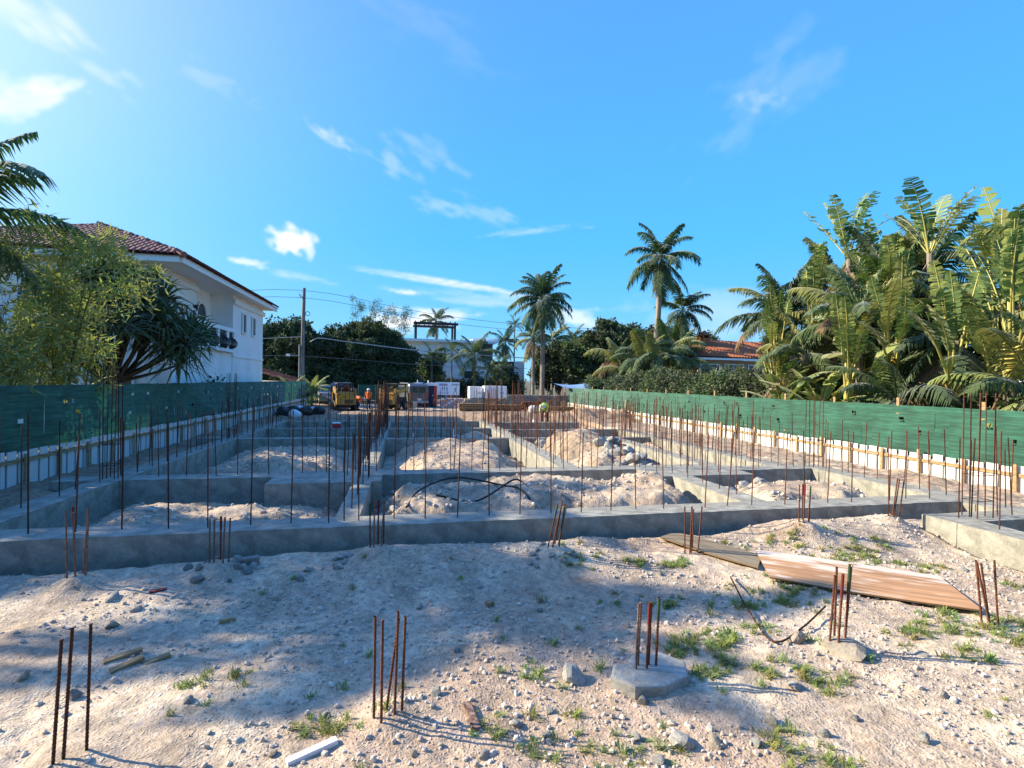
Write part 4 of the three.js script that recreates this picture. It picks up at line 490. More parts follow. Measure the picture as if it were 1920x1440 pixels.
function palm(name, label, [x, z], H, set, o = {}) { // trunk, crownshaft, fronds
  const { lean = [0, 0], r = 0.2, fronds = 16, dead = 0, group, mats = [M.palmGreen, M.palmDark], wind = 0, seed = 1, bark = M.barkPale, shaft = 0, lowest = 6, turn = 0, scale = 1 } = o, R = rng(seed * 31 + 7), y0 = land(x, z) - 0.1;
  const t = thing(name, label, 'palm tree', [x, y0, z], turn, group); const top = V(lean[0], H, lean[1]);
  obj('trunk', taper([[0, 0, 0], [lean[0] * 0.2, H * 0.33, lean[1] * 0.2], [lean[0] * 0.55, H * 0.66, lean[1] * 0.55], top], (s) => r * (s < 0.04 ? 1.4 : 1.02 - 0.38 * s + 0.1 * Math.sin(s * 3)), 0, 18, 9), bark, t);
  if (shaft) obj('crownshaft', taper([top.clone().setY(H - 0.1), top.clone().setY(H + shaft)], r * 0.72, r * 0.35, 6, 9), M.shaft, t);
  const crown = top.clone().setY(H + shaft * 0.85);
  for (let i = 0; i < fronds; i++) { const k = Math.min(lowest, Math.floor(Math.pow((i + 0.5) / fronds, 0.9) * (lowest + 1))), g = set[k][i % 2]; const m = obj('frond', g, i >= fronds - dead ? M.palmBrown : mats[Math.floor(R() * mats.length)], t); m.position.copy(crown).add(V((R() - 0.5) * 0.1, -k * 0.05, (R() - 0.5) * 0.1)); const az = i * 2.399 + R() * 0.5; m.rotation.set(0, az, 0); m.rotateZ((R() - 0.5) * 0.22 - wind * Math.cos(az) * 0.25); m.rotateX((R() - 0.5) * 0.5); m.scale.setScalar(scale * (0.86 + R() * 0.26)); }
  return t;
}
function paddleGeo(Lp, Lb, W, bend, tear, seed) { // banana-like leaf: petiole Lp then a blade Lb long and W wide, torn into strips; grows along +y, bends to +x
  const R = rng(seed), pts = [], L = Lp + Lb, st = 14; let x = 0, y = 0, a = 0; for (let i = 0; i <= st; i++) { pts.push(V(x, y, 0)); x += Math.sin(a) * L / st; y += Math.cos(a) * L / st; a += (bend / st) * (i > st * Lp / L * 0.8 ? 1.6 : 0.3); }
  const c = new THREE.CatmullRomCurve3(pts), f = new Faces(); const at = (s) => c.getPointAt(clamp(Lp / L + (Lb / L) * s, 0, 0.999)), tg = (s) => c.getTangentAt(clamp(Lp / L + (Lb / L) * s, 0, 0.999)); const prof = (s) => W / 2 * Math.pow(Math.sin(Math.PI * clamp(0.06 + s * 0.9)), 0.55);
  for (const side of [-1, 1]) { let s = 0.0; while (s < 0.985) { const ds = Math.min(0.985 - s, (tear > 0.5 ? 0.022 : 0.05) + R() * R() * (tear > 0.5 ? 0.08 : 0.18)), gap = ds * (R() < tear ? 0.15 + R() * 0.3 : 0), s1 = s + ds - gap, dr = (R() - 0.25) * tear * 1.3, cup = 0.12 + R() * 0.1, n = Math.max(1, Math.ceil((s1 - s) / 0.07));
      for (let k = 0; k < n; k++) { const u0 = lerp(s, s1, k / n), u1 = lerp(s, s1, (k + 1) / n); const q = (u, e) => { const w = prof(u) * (1 - 0.3 * tear * hash(Math.floor(s * 90), seed, side + 3)), T = tg(u), up = V(-T.y, T.x, 0).multiplyScalar(-1); return at(u).add(V(0, 0, side * w * e)).addScaledVector(up, (-cup * e + dr * e * e) * w * -1).addScaledVector(T, w * e * 0.35).add(V(0, -dr * w * e * e * 0.8, 0)); }; f.quad(q(u0, 0), q(u1, 0), q(u1, 0.55), q(u0, 0.55)); f.quad(q(u0, 0.55), q(u1, 0.55), q(u1, 1), q(u0, 1)); }
      s += ds; } }
  return [f.geo(), taper(pts, 0.05 * L / 4, 0.008, 12, 5)];
}
const PAD = { trav: [0, 1, 2, 3].map((k) => paddleGeo(2.3, 2.3, 0.62, 0.2 + 0.15 * k, 0.75, 50 + k)), ban: [0, 1, 2].map((k) => paddleGeo(0.5, 2.1, 0.68, 0.5 + 0.35 * k, 0.3, 70 + k)), up: [0, 1, 2].map((k) => paddleGeo(0.9, 2.2, 0.8, 0.15 + 0.2 * k, 0.8, 90 + k)) };
function leafOf(t, g, mat, stalk, x, y, z, fan, yaw, s) { const l = obj('leaf', g[0], mat, t); obj('petiole', g[1], stalk, l); l.position.set(x, y, z); l.rotation.set(0, yaw, 0); l.rotateZ(fan); l.scale.setScalar(s); return l; }
function traveller(label, [x, z], trunk, o = {}) { // fan of paddles in one plane on a short trunk
  const { n = 15, s = 1, turn = 0, seed = 1, spread = 1.35, r = 0.22, lean = 0, group = 'travellers palms behind the sunlit fence' } = o, R = rng(seed * 91 + 3), y0 = land(x, z) - 0.1, t = thing('travellers_palm', label, 'palm tree', [x, y0, z], turn, group);
  obj('trunk', taper([[0, 0, 0], [0.05 + lean * 0.4, trunk * 0.5, 0], [lean, trunk, 0]], r, r * 0.75, 12, 8), M.bark, t);
  const f = []; for (let i = 0; i < n; i++) { const a = lerp(-spread, spread, (i + 0.5) / n); f.push(taper([[lean, trunk - 0.3, (i % 2 - 0.5) * 0.1], [lean + Math.sin(a) * 0.5 * s, trunk + 0.1 + Math.cos(a) * 0.55 * s, (i % 2 - 0.5) * 0.16], [lean + Math.sin(a) * 0.95 * s, trunk + Math.cos(a) * 1.0 * s, (i % 2 - 0.5) * 0.06]], 0.13 * s, 0.05 * s, 6, 5)); } obj('leaf_bases', f, M.petioleYellow, t).userData.label = 'fan of overlapping yellow leaf bases';
  for (let i = 0; i < n; i++) { const a = lerp(-spread, spread, (i + 0.5) / n) + (R() - 0.5) * 0.12, side = Math.sign(a) || 1, q = R(); const l = leafOf(t, PAD.trav[Math.min(3, Math.floor(Math.abs(a) / spread * 3 + R() * 1.4))], q < 0.62 ? M.banana : q < 0.88 ? M.bananaLight : M.palmYellow, M.petiole, lean, trunk - 0.1, (i % 2 - 0.5) * 0.12, -Math.abs(a), side > 0 ? 0 : Math.PI, s * (0.9 + R() * 0.25)); l.rotateY((R() - 0.5) * 1.1); l.rotateX((R() - 0.5) * 0.25); }
  for (let i = 0; i < 4; i++) { const m = leafOf(t, PAD.trav[3], M.palmBrown, M.palmBrown, lean, trunk - 0.2, 0, -(1.9 + R() * 0.8), R() * 6.3, s * 0.7); m.userData.label = 'dead brown hanging leaf'; }
  return t;
}
function paddlePlant(name, label, [x, z], trunk, set, o = {}) { // leaves spiralling from a stem
  const { n = 9, s = 1, seed = 1, up = 0.5, dead = 0, group, r = 0.14 } = o, R = rng(seed * 53 + 11), y0 = land(x, z) - 0.05, t = thing(name, label, 'plant', [x, y0, z], 0, group);
  obj('stem', taper([[0, -0.1, 0], [0.06, trunk * 0.5, 0.03], [0, trunk + 0.1, 0]], r, r * 0.7, 10, 8), trunk > 4 ? M.barkPale : M.petiole, t);
  for (let i = 0; i < n; i++) { const q = R(); leafOf(t, set[Math.floor(R() * 3)], q < 0.5 ? M.banana : q < 0.85 ? M.bananaLight : M.palmYellow, M.petiole, 0, trunk - 0.15 + R() * 0.15, 0, -(0.1 + up * (i / n) * 2 + R() * 0.15), i * 2.4 + R() * 0.6, s * (0.8 + R() * 0.35)); }
  for (let i = 0; i < dead; i++) leafOf(t, set[2], M.palmBrown, M.palmBrown, 0, trunk - 0.25, 0, -(2.2 + R() * 0.6), R() * 6.3, s * 0.75).userData.label = 'dead brown hanging leaf';
  return t;
}
// leaf clump: small leaves spread through a ball
function clumpGeo(n, rad, len, wid, seed) { const R = rng(seed), f = new Faces(); for (let i = 0; i < n; i++) { const d = V(R() - 0.5, R() - 0.5, R() - 0.5).normalize(), p = d.clone().multiplyScalar(rad * Math.cbrt(R())), u = V(R() - 0.5, R() - 0.35, R() - 0.5).normalize().add(d.multiplyScalar(0.6)).normalize(), v = u.clone().cross(V(R() - 0.5, R() - 0.5, R() - 0.5)).normalize(), l = len * (0.7 + R() * 0.6), w = wid * (0.7 + R() * 0.6), m = p.clone().addScaledVector(u, l * 0.45), e = p.clone().addScaledVector(u, l).add(V(0, -l * 0.12, 0)); f.tri(p, m.clone().addScaledVector(v, w), e); f.tri(p, e, m.clone().addScaledVector(v, -w)); } return f.geo(); }
const CL = { broad: clumpGeo(26, 0.42, 0.34, 0.085, 3), fine: clumpGeo(34, 0.3, 0.17, 0.045, 4), feather: clumpGeo(34, 0.32, 0.26, 0.022, 5) };
function crownOf(parent, lobes, per, geo, mat, seed, name = 'crown') { // lobes: [x, y, z, rx, ry, rz]
  const R = rng(seed), list = []; for (const [x, y, z, a, b, c] of lobes) { const N = Math.round(per * (a * b + b * c + a * c) / 3); for (let i = 0; i < N; i++) { const d = V(R() - 0.5, R() - 0.5, R() - 0.5).normalize(), k = Math.pow(R(), 0.33) * (0.55 + 0.95 * fbm(d.x * 2.6 + seed + d.y, d.z * 2.6 + x + d.y * 1.8, 2, 181)); if (d.y < -0.6 && R() < 0.6) continue; list.push([x + d.x * a * k, y + d.y * b * k, z + d.z * c * k]); } }
  const im = new THREE.InstancedMesh(geo, mat, list.length), m4 = new THREE.Matrix4(), c = new THREE.Color(); list.forEach(([x, y, z], i) => { const s = 0.75 + R() * 0.6; m4.compose(V(x, y, z), new THREE.Quaternion().setFromEuler(new THREE.Euler(R() * 6, R() * 6, R() * 6)), V(s, s, s)); im.setMatrixAt(i, m4); const k = 0.7 + R() * 0.6; im.setColorAt(i, c.setRGB(k * (0.9 + R() * 0.35), k, k * 0.9)); });
  im.name = name; im.userData.kind = 'stuff'; im.castShadow = im.receiveShadow = true; parent.add(im); return im;
}
function tree(name, label, [x, z], H, rad, o = {}) { // trunk, limbs, crown of lobes
  const { mat = M.treeMid, geo = CL.broad, seed = 1, per = 46, group, trunkR = 0.22, base = 0.35, lobes = 7, squash = 0.75, cat = 'tree' } = o, R = rng(seed * 17 + 1), t = thing(name, label, cat, [x, land(x, z) - 0.05, z], 0, group);
  const L = [], limbs = [taper([[0, -0.1, 0], [0.1, H * 0.3, 0.05], [0, H * (base + 0.25), 0]], trunkR, trunkR * 0.5, 8, 7)]; for (let i = 0; i < lobes; i++) { const a = i * 2.4 + R(), d = rad * (i ? 0.35 + R() * 0.35 : 0), y = i ? H * (base + (1 - base) * (0.25 + 0.5 * R())) : H * 0.78, lr = rad * (0.42 + R() * 0.22), ry = Math.min(lr * squash, H - y + lr * 0.2); L.push([Math.cos(a) * d, Math.min(y, H - ry * 0.9), Math.sin(a) * d, lr, ry, lr]); limbs.push(taper([[0, H * base * 0.8, 0], [Math.cos(a) * d * 0.5, lerp(H * base, y, 0.6), Math.sin(a) * d * 0.5], [Math.cos(a) * d, y, Math.sin(a) * d]], trunkR * 0.45, 0.03, 6, 5)); }
  obj('trunk', limbs, M.barkDark, t); crownOf(t, L, per, geo, mat, seed + 100); return t;
}
console.log('builders done');
// ---------------------------------------------------------------- plants along the shaded side
const royal = frondSet('royal', 3.7, 0.95, 54, 1.0), coco = frondSet('coco', 3.0, 0.8, 46, 1.1), small = frondSet('small', 2.4, 0.6, 34, 0.8);
palm('leaning_palm', 'dark palm with drooping fronds rising over the bamboo by the white house', [-11.7, -15.8], 7.0, coco, { seed: 3, fronds: 18, lean: [0.3, 0.2], r: 0.17, mats: [M.palmDark, M.palmGreen], lowest: 6, scale: 1.1 });
palm('leaning_palm', 'tall palm out of view beside the bamboo whose crown shades the open dirt', [-14.6, -13.2], 8.2, coco, { seed: 4, fronds: 20, lean: [0.2, 0.3], r: 0.18, mats: [M.palmDark], lowest: 5, scale: 1.1 });
tree('broad_tree', 'broad leafy tree behind the fence that shades the near end of the open dirt', [-13.4, -12.3], 5.2, 1.7, { mat: M.treeMid, geo: CL.broad, seed: 6, per: 36 });
palm('leaning_palm', 'palm standing nearest the near end of the shaded fence', [-12.6, -11.4], 7.6, coco, { seed: 5, fronds: 16, r: 0.17, mats: [M.palmDark], lowest: 5, scale: 0.95 });
{ // screw pine
  const R = rng(61), t = thing('screw_pine', 'dark screw pine with spiky leaf rosettes on forking branches above the fence', 'tree', [-10.8, 0, -21.6]);
  const ros = (seed) => { const RR = rng(seed), f = new Faces(); for (let i = 0; i < 64; i++) { const a = i * 2.399, el = 1.4 - (i / 64) * 1.9 + (RR() - 0.5) * 0.2, l = 0.95 + RR() * 0.5, w = 0.034, d = V(Math.cos(a) * Math.cos(el), Math.sin(el), Math.sin(a) * Math.cos(el)), s = V(-Math.sin(a), 0, Math.cos(a)).multiplyScalar(w), m = d.clone().multiplyScalar(l * 0.55).add(V(0, 0.03, 0)), e = d.clone().multiplyScalar(l).add(V(0, -l * 0.32, 0)), b = d.clone().multiplyScalar(0.04); f.quad(b.clone().sub(s), b.clone().add(s), m.clone().add(s), m.clone().sub(s)); f.tri(m.clone().sub(s), m.clone().add(s), e); } return f.geo(); };
  const rv = [1, 2, 3].map(ros), limbs = [taper([[0, -0.2, 0], [0.05, 1.2, 0], [0.15, 2.5, 0.1]], 0.19, 0.15, 8, 8)], tips = [];
  for (let i = 0; i < 15; i++) { const a = i * 2.4, d = 0.6 + (i / 15) * 1.55, y = 5.9 - (i / 15) * 2.5 + R() * 0.4, mid = [0.15 + Math.cos(a) * d * 0.55, 2.5 + (y - 2.5) * 0.42, Math.sin(a) * d * 0.55], tip = V(Math.cos(a) * d * 1.12, y, Math.sin(a) * d); limbs.push(taper([[0.12, 2.1 + R() * 0.4, 0.05], mid, tip], 0.085, 0.045, 8, 6)); tips.push(tip); for (let k = 0; k < 3; k++) { const p = tip.clone().add(V((R() - 0.5) * 1.5, (R() - 0.45) * 1.0, (R() - 0.5) * 1.3)); limbs.push(taper([mid, V(...mid).lerp(p, 0.55).add(V(0, -0.05, 0)), p], 0.055, 0.035, 6, 5)); tips.push(p); } }
  for (const p of [[2.1, 3.6, 0.3], [2.3, 3.1, 0], [1.8, 4.2, -0.3], [2.2, 3.8, -0.6], [1.5, 4.8, 0.2], [-2.2, 4.8, 0.4], [-1.9, 5.6, 0], [1.2, 5.6, 0.5]]) { const q = V(...p); tips.push(q); limbs.push(taper([[0.15, 2.4, 0.05], [q.x * 0.55, lerp(2.4, q.y, 0.45), q.z * 0.5], q], 0.08, 0.04, 8, 5)); }
  obj('trunk', limbs, M.barkDark, t); for (const p of tips) { const m = obj('leaf_rosette', rv[Math.floor(R() * 3)], M.pandan, t); m.position.copy(p); m.rotation.set((R() - 0.5) * 0.7 + p.z * 0.12, R() * 6.3, (R() - 0.5) * 0.7 - p.x * 0.14); m.scale.setScalar(0.85 + R() * 0.35); }
}
function bamboo(label, [x, z], culms, seed, per = 60, mat = M.feather) { const R = rng(seed), t = thing('bamboo_clump', label, 'bamboo', [x, 0, z]); const L = []; for (const [dx, dz, h, lx, lz] of culms) { const P = [[dx, 0, dz], [dx + lx * 0.25, h * 0.5, dz + lz * 0.25], [dx + lx * 0.7, h * 0.85, dz + lz * 0.7], [dx + lx, h, dz + lz]]; obj('culm', taper(P, 0.045, 0.01, 12, 6), M.culm, t); const c = new THREE.CatmullRomCurve3(P.map((p) => V(...p))); for (let k = 0; k < 9; k++) { const p = c.getPoint(0.4 + 0.6 * k / 8), s = 0.35 + 0.5 * Math.sin((k + 1) / 10 * 3.1); L.push([p.x + (R() - 0.5) * 0.6, p.y + (R() - 0.5) * 0.3, p.z + (R() - 0.5) * 0.6, s, s * 0.8, s]); } } crownOf(t, L, per, CL.feather, mat, seed + 9, 'foliage'); return t; }
bamboo('feathery yellow-green bamboo arching in front of the tiled roof', [-9.7, -16.6], [[0, 0, 6.9, 0.4, 0.2], [0.3, 0.2, 6.5, 1.3, 0.1], [0.3, 0, 6.2, 0.8, 0.3], [0.4, -0.3, 5.5, 1.4, 0.4], [0.2, 0.3, 5.2, 0.2, 0.5]], 71, 5);
bamboo('low feathery shrub massed against the shaded fence at the white house corner', [-10.4, -15.4], [[0, 0, 3.3, 0.4, 0.3], [-0.8, 0.2, 3.4, -0.4, 0], [0.5, -0.6, 3.6, 0.6, 0.1], [-0.5, 0.8, 3.2, -0.3, 0.3], [0.4, 1.0, 3.0, 0.1, 0.2], [-1.2, 0.9, 3.2, -0.3, 0.2], [0.6, -1.4, 3.7, 0.3, -0.3]], 73, 13);
bamboo('long leaning bamboo canes crossing in front of the arched window', [-12.2, -16.2], [[0, 0, 5.8, 2.0, 0.2], [-0.4, 0.3, 6.6, 2.6, 0.2]], 75, 5);
paddlePlant('banana_plant', 'young banana plant with broad light leaves at the shaded fence', [-9.7, -17.6], 1.6, PAD.ban, { n: 5, s: 0.7, seed: 9, up: 0.4 });
palm('fan_shrub', 'small yellow-green palm at the far end of the shaded fence', [-9.6, -46], 1.4, small, { seed: 12, fronds: 14, mats: [M.palmYellow, M.feather], r: 0.12, lowest: 4, scale: 0.8 });
palm('fan_shrub', 'bushy yellow-green palm beside the utility pole base', [-8.6, -50.5], 1.2, small, { seed: 13, fronds: 16, mats: [M.palmYellow, M.feather], r: 0.12, lowest: 4, scale: 0.95 });
tree('low_shrub', 'grey-green low shrub between the white house and the shaded fence', [-9.6, -28], 2.4, 0.9, { mat: M.hedge, geo: CL.fine, seed: 20, base: 0.1, trunkR: 0.05, per: 60, lobes: 5, cat: 'shrub' });
// ---------------------------------------------------------------- trees across the road
const behind = 'dark trees across the road';
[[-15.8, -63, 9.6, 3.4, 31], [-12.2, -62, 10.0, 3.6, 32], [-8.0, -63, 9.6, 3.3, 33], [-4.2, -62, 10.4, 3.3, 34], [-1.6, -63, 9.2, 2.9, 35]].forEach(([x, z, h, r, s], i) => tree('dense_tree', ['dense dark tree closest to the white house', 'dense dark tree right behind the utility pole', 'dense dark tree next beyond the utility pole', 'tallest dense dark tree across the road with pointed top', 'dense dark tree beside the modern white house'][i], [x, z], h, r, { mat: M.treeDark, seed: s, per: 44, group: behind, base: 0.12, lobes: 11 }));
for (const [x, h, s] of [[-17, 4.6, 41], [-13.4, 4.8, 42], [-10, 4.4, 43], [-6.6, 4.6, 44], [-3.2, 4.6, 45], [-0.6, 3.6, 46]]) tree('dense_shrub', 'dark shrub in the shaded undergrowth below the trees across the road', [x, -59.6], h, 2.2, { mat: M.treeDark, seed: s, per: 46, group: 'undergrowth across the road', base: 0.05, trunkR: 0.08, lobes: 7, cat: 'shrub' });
bamboo('thin wispy bamboo tips sticking out above the dark trees', [-4.0, -60.5], [[0, 0, 11.6, 0.8, 0], [-1.0, 0.3, 11.8, -0.6, 0], [1.2, 0, 11.3, 1.0, 0], [2.6, 0.2, 10.8, 1.4, 0]], 77, 9, M.treeMid);
tree('light_tree', 'lighter olive tree rising next to the pergola', [-1.2, -66], 10.6, 1.9, { mat: M.treeLight, seed: 48, per: 40, geo: CL.fine, base: 0.3 });
{ const R = rng(81), t = thing('clipped_hedge', 'long dark clipped hedge in front of the modern white house', 'hedge', [7, 0, -66]); const L = []; for (let k = 0; k < 18; k++) L.push([-7.4 + k * 0.9, 1.55, 0, 0.9, 1.6, 0.8]); obj('stems', L.map(([x]) => cyl(0.04, 0.02, 1.6, 5, x, 0.8, 0)), M.barkDark, t); crownOf(t, L, 60, CL.fine, M.treeDark, 82, 'foliage'); }
palm('young_palm', 'bushy young royal palm with yellow-green trunk in front of the modern house', [7.8, -58.5], 5.0, coco, { seed: 21, fronds: 13, r: 0.2, bark: M.culm, shaft: 0.8, lowest: 4, scale: 1.15 });
palm('young_palm', 'slim multi-stem palm beside the bushy young royal palm', [9.2, -60.5], 4.0, small, { seed: 22, fronds: 12, r: 0.09, bark: M.culm, lean: [0.5, 0], lowest: 4 });
palm('young_palm', 'slim palm before the black-framed window of the modern house', [11.4, -61], 4.4, small, { seed: 23, fronds: 9, r: 0.1, lowest: 4, scale: 1.05 });
palm('young_palm', 'short palm shading the modern house wall below the pergola', [3.2, -64], 5.6, small, { seed: 24, fronds: 11, r: 0.12, lowest: 4 });
palm('young_palm', 'thin palm between the pergola and the bushy young royal palm', [5.6, -63], 6.2, small, { seed: 25, fronds: 11, r: 0.1, lowest: 5 });
palm('roof_palm', 'dark palm crown showing above the rooftop pergola', [5.0, -88], 13.0, coco, { seed: 26, fronds: 18, mats: [M.palmDark], r: 0.2, scale: 1.15 });
palm('distant_palm', 'round-headed palm standing beyond the modern house roof', [16.8, -86], 9.6, coco, { seed: 27, fronds: 22, mats: [M.palmDark], r: 0.2, scale: 1.1 });
palm('distant_palm', 'small slender palm above the round-headed one', [18.2, -85], 12.4, small, { seed: 28, fronds: 12, mats: [M.palmDark], r: 0.14, lowest: 4 });
palm('distant_palm', 'far palm to the sunny side of the tall twin-trunk palm', [24.2, -72], 9.0, coco, { seed: 29, fronds: 18, mats: [M.palmDark, M.palmGreen], r: 0.18, scale: 1.15, dead: 2 });
palm('distant_palm', 'ragged far palm with brown dead fronds beside the tall trunks', [19.4, -66], 8.4, coco, { seed: 30, fronds: 18, mats: [M.palmGreen, M.palmYellow], r: 0.16, dead: 4, scale: 1.1 });
palm('distant_palm', 'far palm close behind the tall trunks', [16.6, -66], 8.6, coco, { seed: 36, fronds: 16, mats: [M.palmGreen, M.palmYellow], r: 0.16, dead: 2, scale: 1.1 });
palm('royal_palm', 'tall royal palm with full drooping crown at the end of the sunlit fence', [14.2, -52], 10.6, royal, { seed: 51, fronds: 34, mats: [M.palmDark, M.palmGreen], r: 0.27, shaft: 1.1, wind: 0.3, scale: 1.08 });
palm('royal_palm', 'shorter pale-trunked royal palm close beside the tall one', [13.3, -52.4], 7.6, small, { seed: 52, fronds: 10, r: 0.2, dead: 3, lowest: 6 });
palm('royal_palm', 'tallest royal palm with open star-shaped crown on a white trunk', [23.5, -45], 14.0, royal, { seed: 53, fronds: 26, mats: [M.palmDark, M.palmGreen], r: 0.32, shaft: 1.2, dead: 1, lean: [0.5, 0], scale: 1.12 });
palm('royal_palm', 'windswept palm below the tallest royal palm', [27.2, -46.5], 9.6, royal, { seed: 54, fronds: 20, mats: [M.palmGreen, M.palmDark], r: 0.22, shaft: 0.8, wind: 1, scale: 0.95 });
[[17.6, -57, 8.0, 2.7, 61, M.treeDark, 'dark leafy tree behind the tall trunks'], [20.3, -56, 8.4, 2.8, 62, M.treeMid, 'mid-green tree between the tall trunks and the slanted bare trunk'], [23.0, -56, 11.4, 3.2, 63, M.treeDark, 'tall dark tree with a slanted bare trunk'], [36, -62, 10.6, 4.2, 64, M.treeDark, 'dark broad tree behind the orange roof'], [20.4, -70, 7.0, 2.4, 65, M.treeMid, 'rounded tree behind the steel frame'], [30, -58, 10.4, 3.6, 66, M.treeDark, 'dark tree behind the windswept palm'], [3.6, -68.4, 7.2, 1.7, 68, M.treeMid, 'slim tree against the modern house wall below the pergola'], [13.0, -67.5, 5.4, 1.6, 69, M.treeDark, 'low dark tree before the white wing wall'], [27.5, -62, 11.0, 3.6, 70, M.treeDark, 'dark tree filling the gap beside the tallest royal palm'], [44, -50, 9.5, 4.0, 67, M.treeMid, 'tree beyond the orange roof ridge']].forEach(([x, z, h, r, s, m, l]) => tree('broad_tree', l, [x, z], h, r, { mat: m, seed: s, per: 40, base: 0.15, lobes: 10 }));
function areca(label, [x, z], h, n, seed, mats) { const R = rng(seed), t = thing('areca_palm', label, 'palm tree', [x, land(x, z), z], 0, 'clumping palms behind the hedge'); const st = []; for (let k = 0; k < 6; k++) { const a = k * 1.05, d = 0.9; st.push(taper([[Math.cos(a) * 0.3, -0.1, Math.sin(a) * 0.3], [Math.cos(a) * d * 0.6, h * 0.4, Math.sin(a) * d * 0.6], [Math.cos(a) * d, h * 0.72, Math.sin(a) * d]], 0.09, 0.05, 8, 6)); } obj('stems', st, M.culm, t); for (let i = 0; i < n; i++) { const a = R() * 6.3, k = Math.floor(R() * 5), m = obj('frond', coco[k][i % 2], mats[Math.floor(R() * mats.length)], t), s = Math.floor(R() * 6) * 1.05; m.position.set(Math.cos(s) * 0.9, h * (0.5 + R() * 0.24), Math.sin(s) * 0.9); m.rotation.set(0, a, 0); m.rotateX((R() - 0.5) * 0.5); m.scale.setScalar(0.95 + R() * 0.35); } }
areca('large clumping palm below the tallest royal palm', [21.4, -41], 7.6, 34, 91, [M.palmGreen, M.palmGreen, M.palmYellow]);
areca('yellowish clumping palm on the near side of the large clump', [24.2, -42.5], 8.2, 34, 92, [M.palmGreen, M.palmYellow, M.palmGreen]);
areca('clumping palm with brown tips at the end of the hedge', [20.2, -44], 7.0, 28, 93, [M.palmGreen, M.palmYellow, M.palmBrown, M.palmDark]);
areca('darker clumping palm beside the orange roof', [26.2, -47], 7.2, 26, 94, [M.palmDark, M.palmGreen]);
[[17.4, -42.5, 3.1], [17.4, -39.5, 3.3], [17.5, -36.4, 3.6], [17.6, -33.4, 3.7], [17.6, -30.6, 3.6], [17.7, -28.0, 3.4], [17.7, -25.6, 3.4], [17.6, -23.6, 3.4]].forEach(([x, z, h], i) => tree('hedge_bush', 'rounded dark green bush in the hedge row behind the sunlit fence', [x, z], h, 1.7, { mat: i % 3 ? M.hedge : M.treeMid, geo: CL.fine, seed: 110 + i, base: 0.05, trunkR: 0.06, per: 74, lobes: 7, group: 'hedge bushes behind the sunlit fence', cat: 'bush', squash: 0.9 }));
// ---------------------------------------------------------------- tropical planting behind the sunlit fence
traveller('travellers palm with a bright yellow fan base and upright torn leaves', [19.4, -21.2], 5.3, { seed: 1, s: 0.95, turn: 0.9, n: 16 });
traveller('travellers palm with wide dark paddles next to the smooth grey trunk', [18.2, -15.9], 2.9, { seed: 2, s: 1.05, turn: 0.7, n: 14, spread: 1.1 });
traveller('tallest travellers palm spreading a radiating fan over the villa', [20.2, -13.8], 4.6, { seed: 3, s: 0.95, turn: 0.95, n: 18, spread: 1.5 });
traveller('travellers palm with hanging leaves and a bent stalk', [18.0, -13.6], 2.5, { seed: 4, s: 0.95, turn: 0.5, n: 12, spread: 1.2 });
traveller('low travellers palm at the hedge end of the planting', [17.7, -21.6], 1.6, { seed: 5, s: 0.8, turn: 1.1, n: 12, spread: 1.1 });
paddlePlant('giant_strelitzia', 'tall slender strelitzia topped by two torn upright leaves', [19.6, -19.4], 8.4, PAD.up, { n: 7, s: 0.95, seed: 11, up: 0.2, dead: 6, group: 'tall strelitzias' });
paddlePlant('giant_strelitzia', 'tall strelitzia with frayed leaves between two travellers palms', [20.4, -16.4], 8.0, PAD.up, { n: 9, s: 1.0, seed: 12, up: 0.25, dead: 3, group: 'tall strelitzias' });
paddlePlant('giant_strelitzia', 'ragged tall strelitzia rising from the radiating fan', [21.8, -14.6], 6.6, PAD.up, { n: 11, s: 1.05, seed: 13, up: 0.4, dead: 3, group: 'tall strelitzias' });
paddlePlant('banana_plant', 'banana plant with broad bright leaves right behind the fence top', [17.0, -18.0], 1.5, PAD.ban, { n: 8, s: 1.0, seed: 14, up: 0.4, group: 'banana plants' });
paddlePlant('banana_plant', 'banana plant with upright leaves beside the swollen palm trunk', [17.0, -20.2], 1.2, PAD.ban, { n: 7, s: 0.95, seed: 15, up: 0.25, group: 'banana plants' });
paddlePlant('banana_plant', 'banana plant with drooping leaves in the dark gap between palms', [18.6, -17.6], 2.8, PAD.ban, { n: 10, s: 1.15, seed: 16, up: 0.5, dead: 2, group: 'banana plants' });
paddlePlant('banana_plant', 'tall banana plant in the middle of the tropical planting', [19.6, -17.2], 4.4, PAD.ban, { n: 11, s: 1.3, seed: 17, up: 0.45, dead: 2, group: 'banana plants' });
paddlePlant('banana_plant', 'banana plant leaning out beside the radiating fan', [19.4, -14.6], 4.0, PAD.ban, { n: 10, s: 1.2, seed: 18, up: 0.5, dead: 1, group: 'banana plants' });
palm('feather_palm', 'feathery palm at the hedge end with fronds arching over the bushes', [19.8, -23.8], 6.6, royal, { seed: 71, fronds: 20, mats: [M.palmGreen, M.palmDark, M.palmYellow], r: 0.2, scale: 0.95, lowest: 4, dead: 1 });
palm('feather_palm', 'smooth grey-trunked palm in the middle of the tropical planting', [18.0, -17.2], 5.4, coco, { seed: 72, fronds: 18, mats: [M.palmGreen, M.palmYellow], r: 0.13, scale: 1.0, lowest: 3, dead: 2 });
palm('feather_palm', 'palm with dense green fronds behind the two travellers palms', [20.6, -18.4], 6.6, royal, { seed: 73, fronds: 20, mats: [M.palmGreen, M.palmDark], r: 0.18, lowest: 5 });
palm('feather_palm', 'low arching palm among the banana stems', [17.6, -15.2], 2.2, coco, { seed: 74, fronds: 15, mats: [M.palmDark, M.palmGreen], r: 0.14, lowest: 3 });
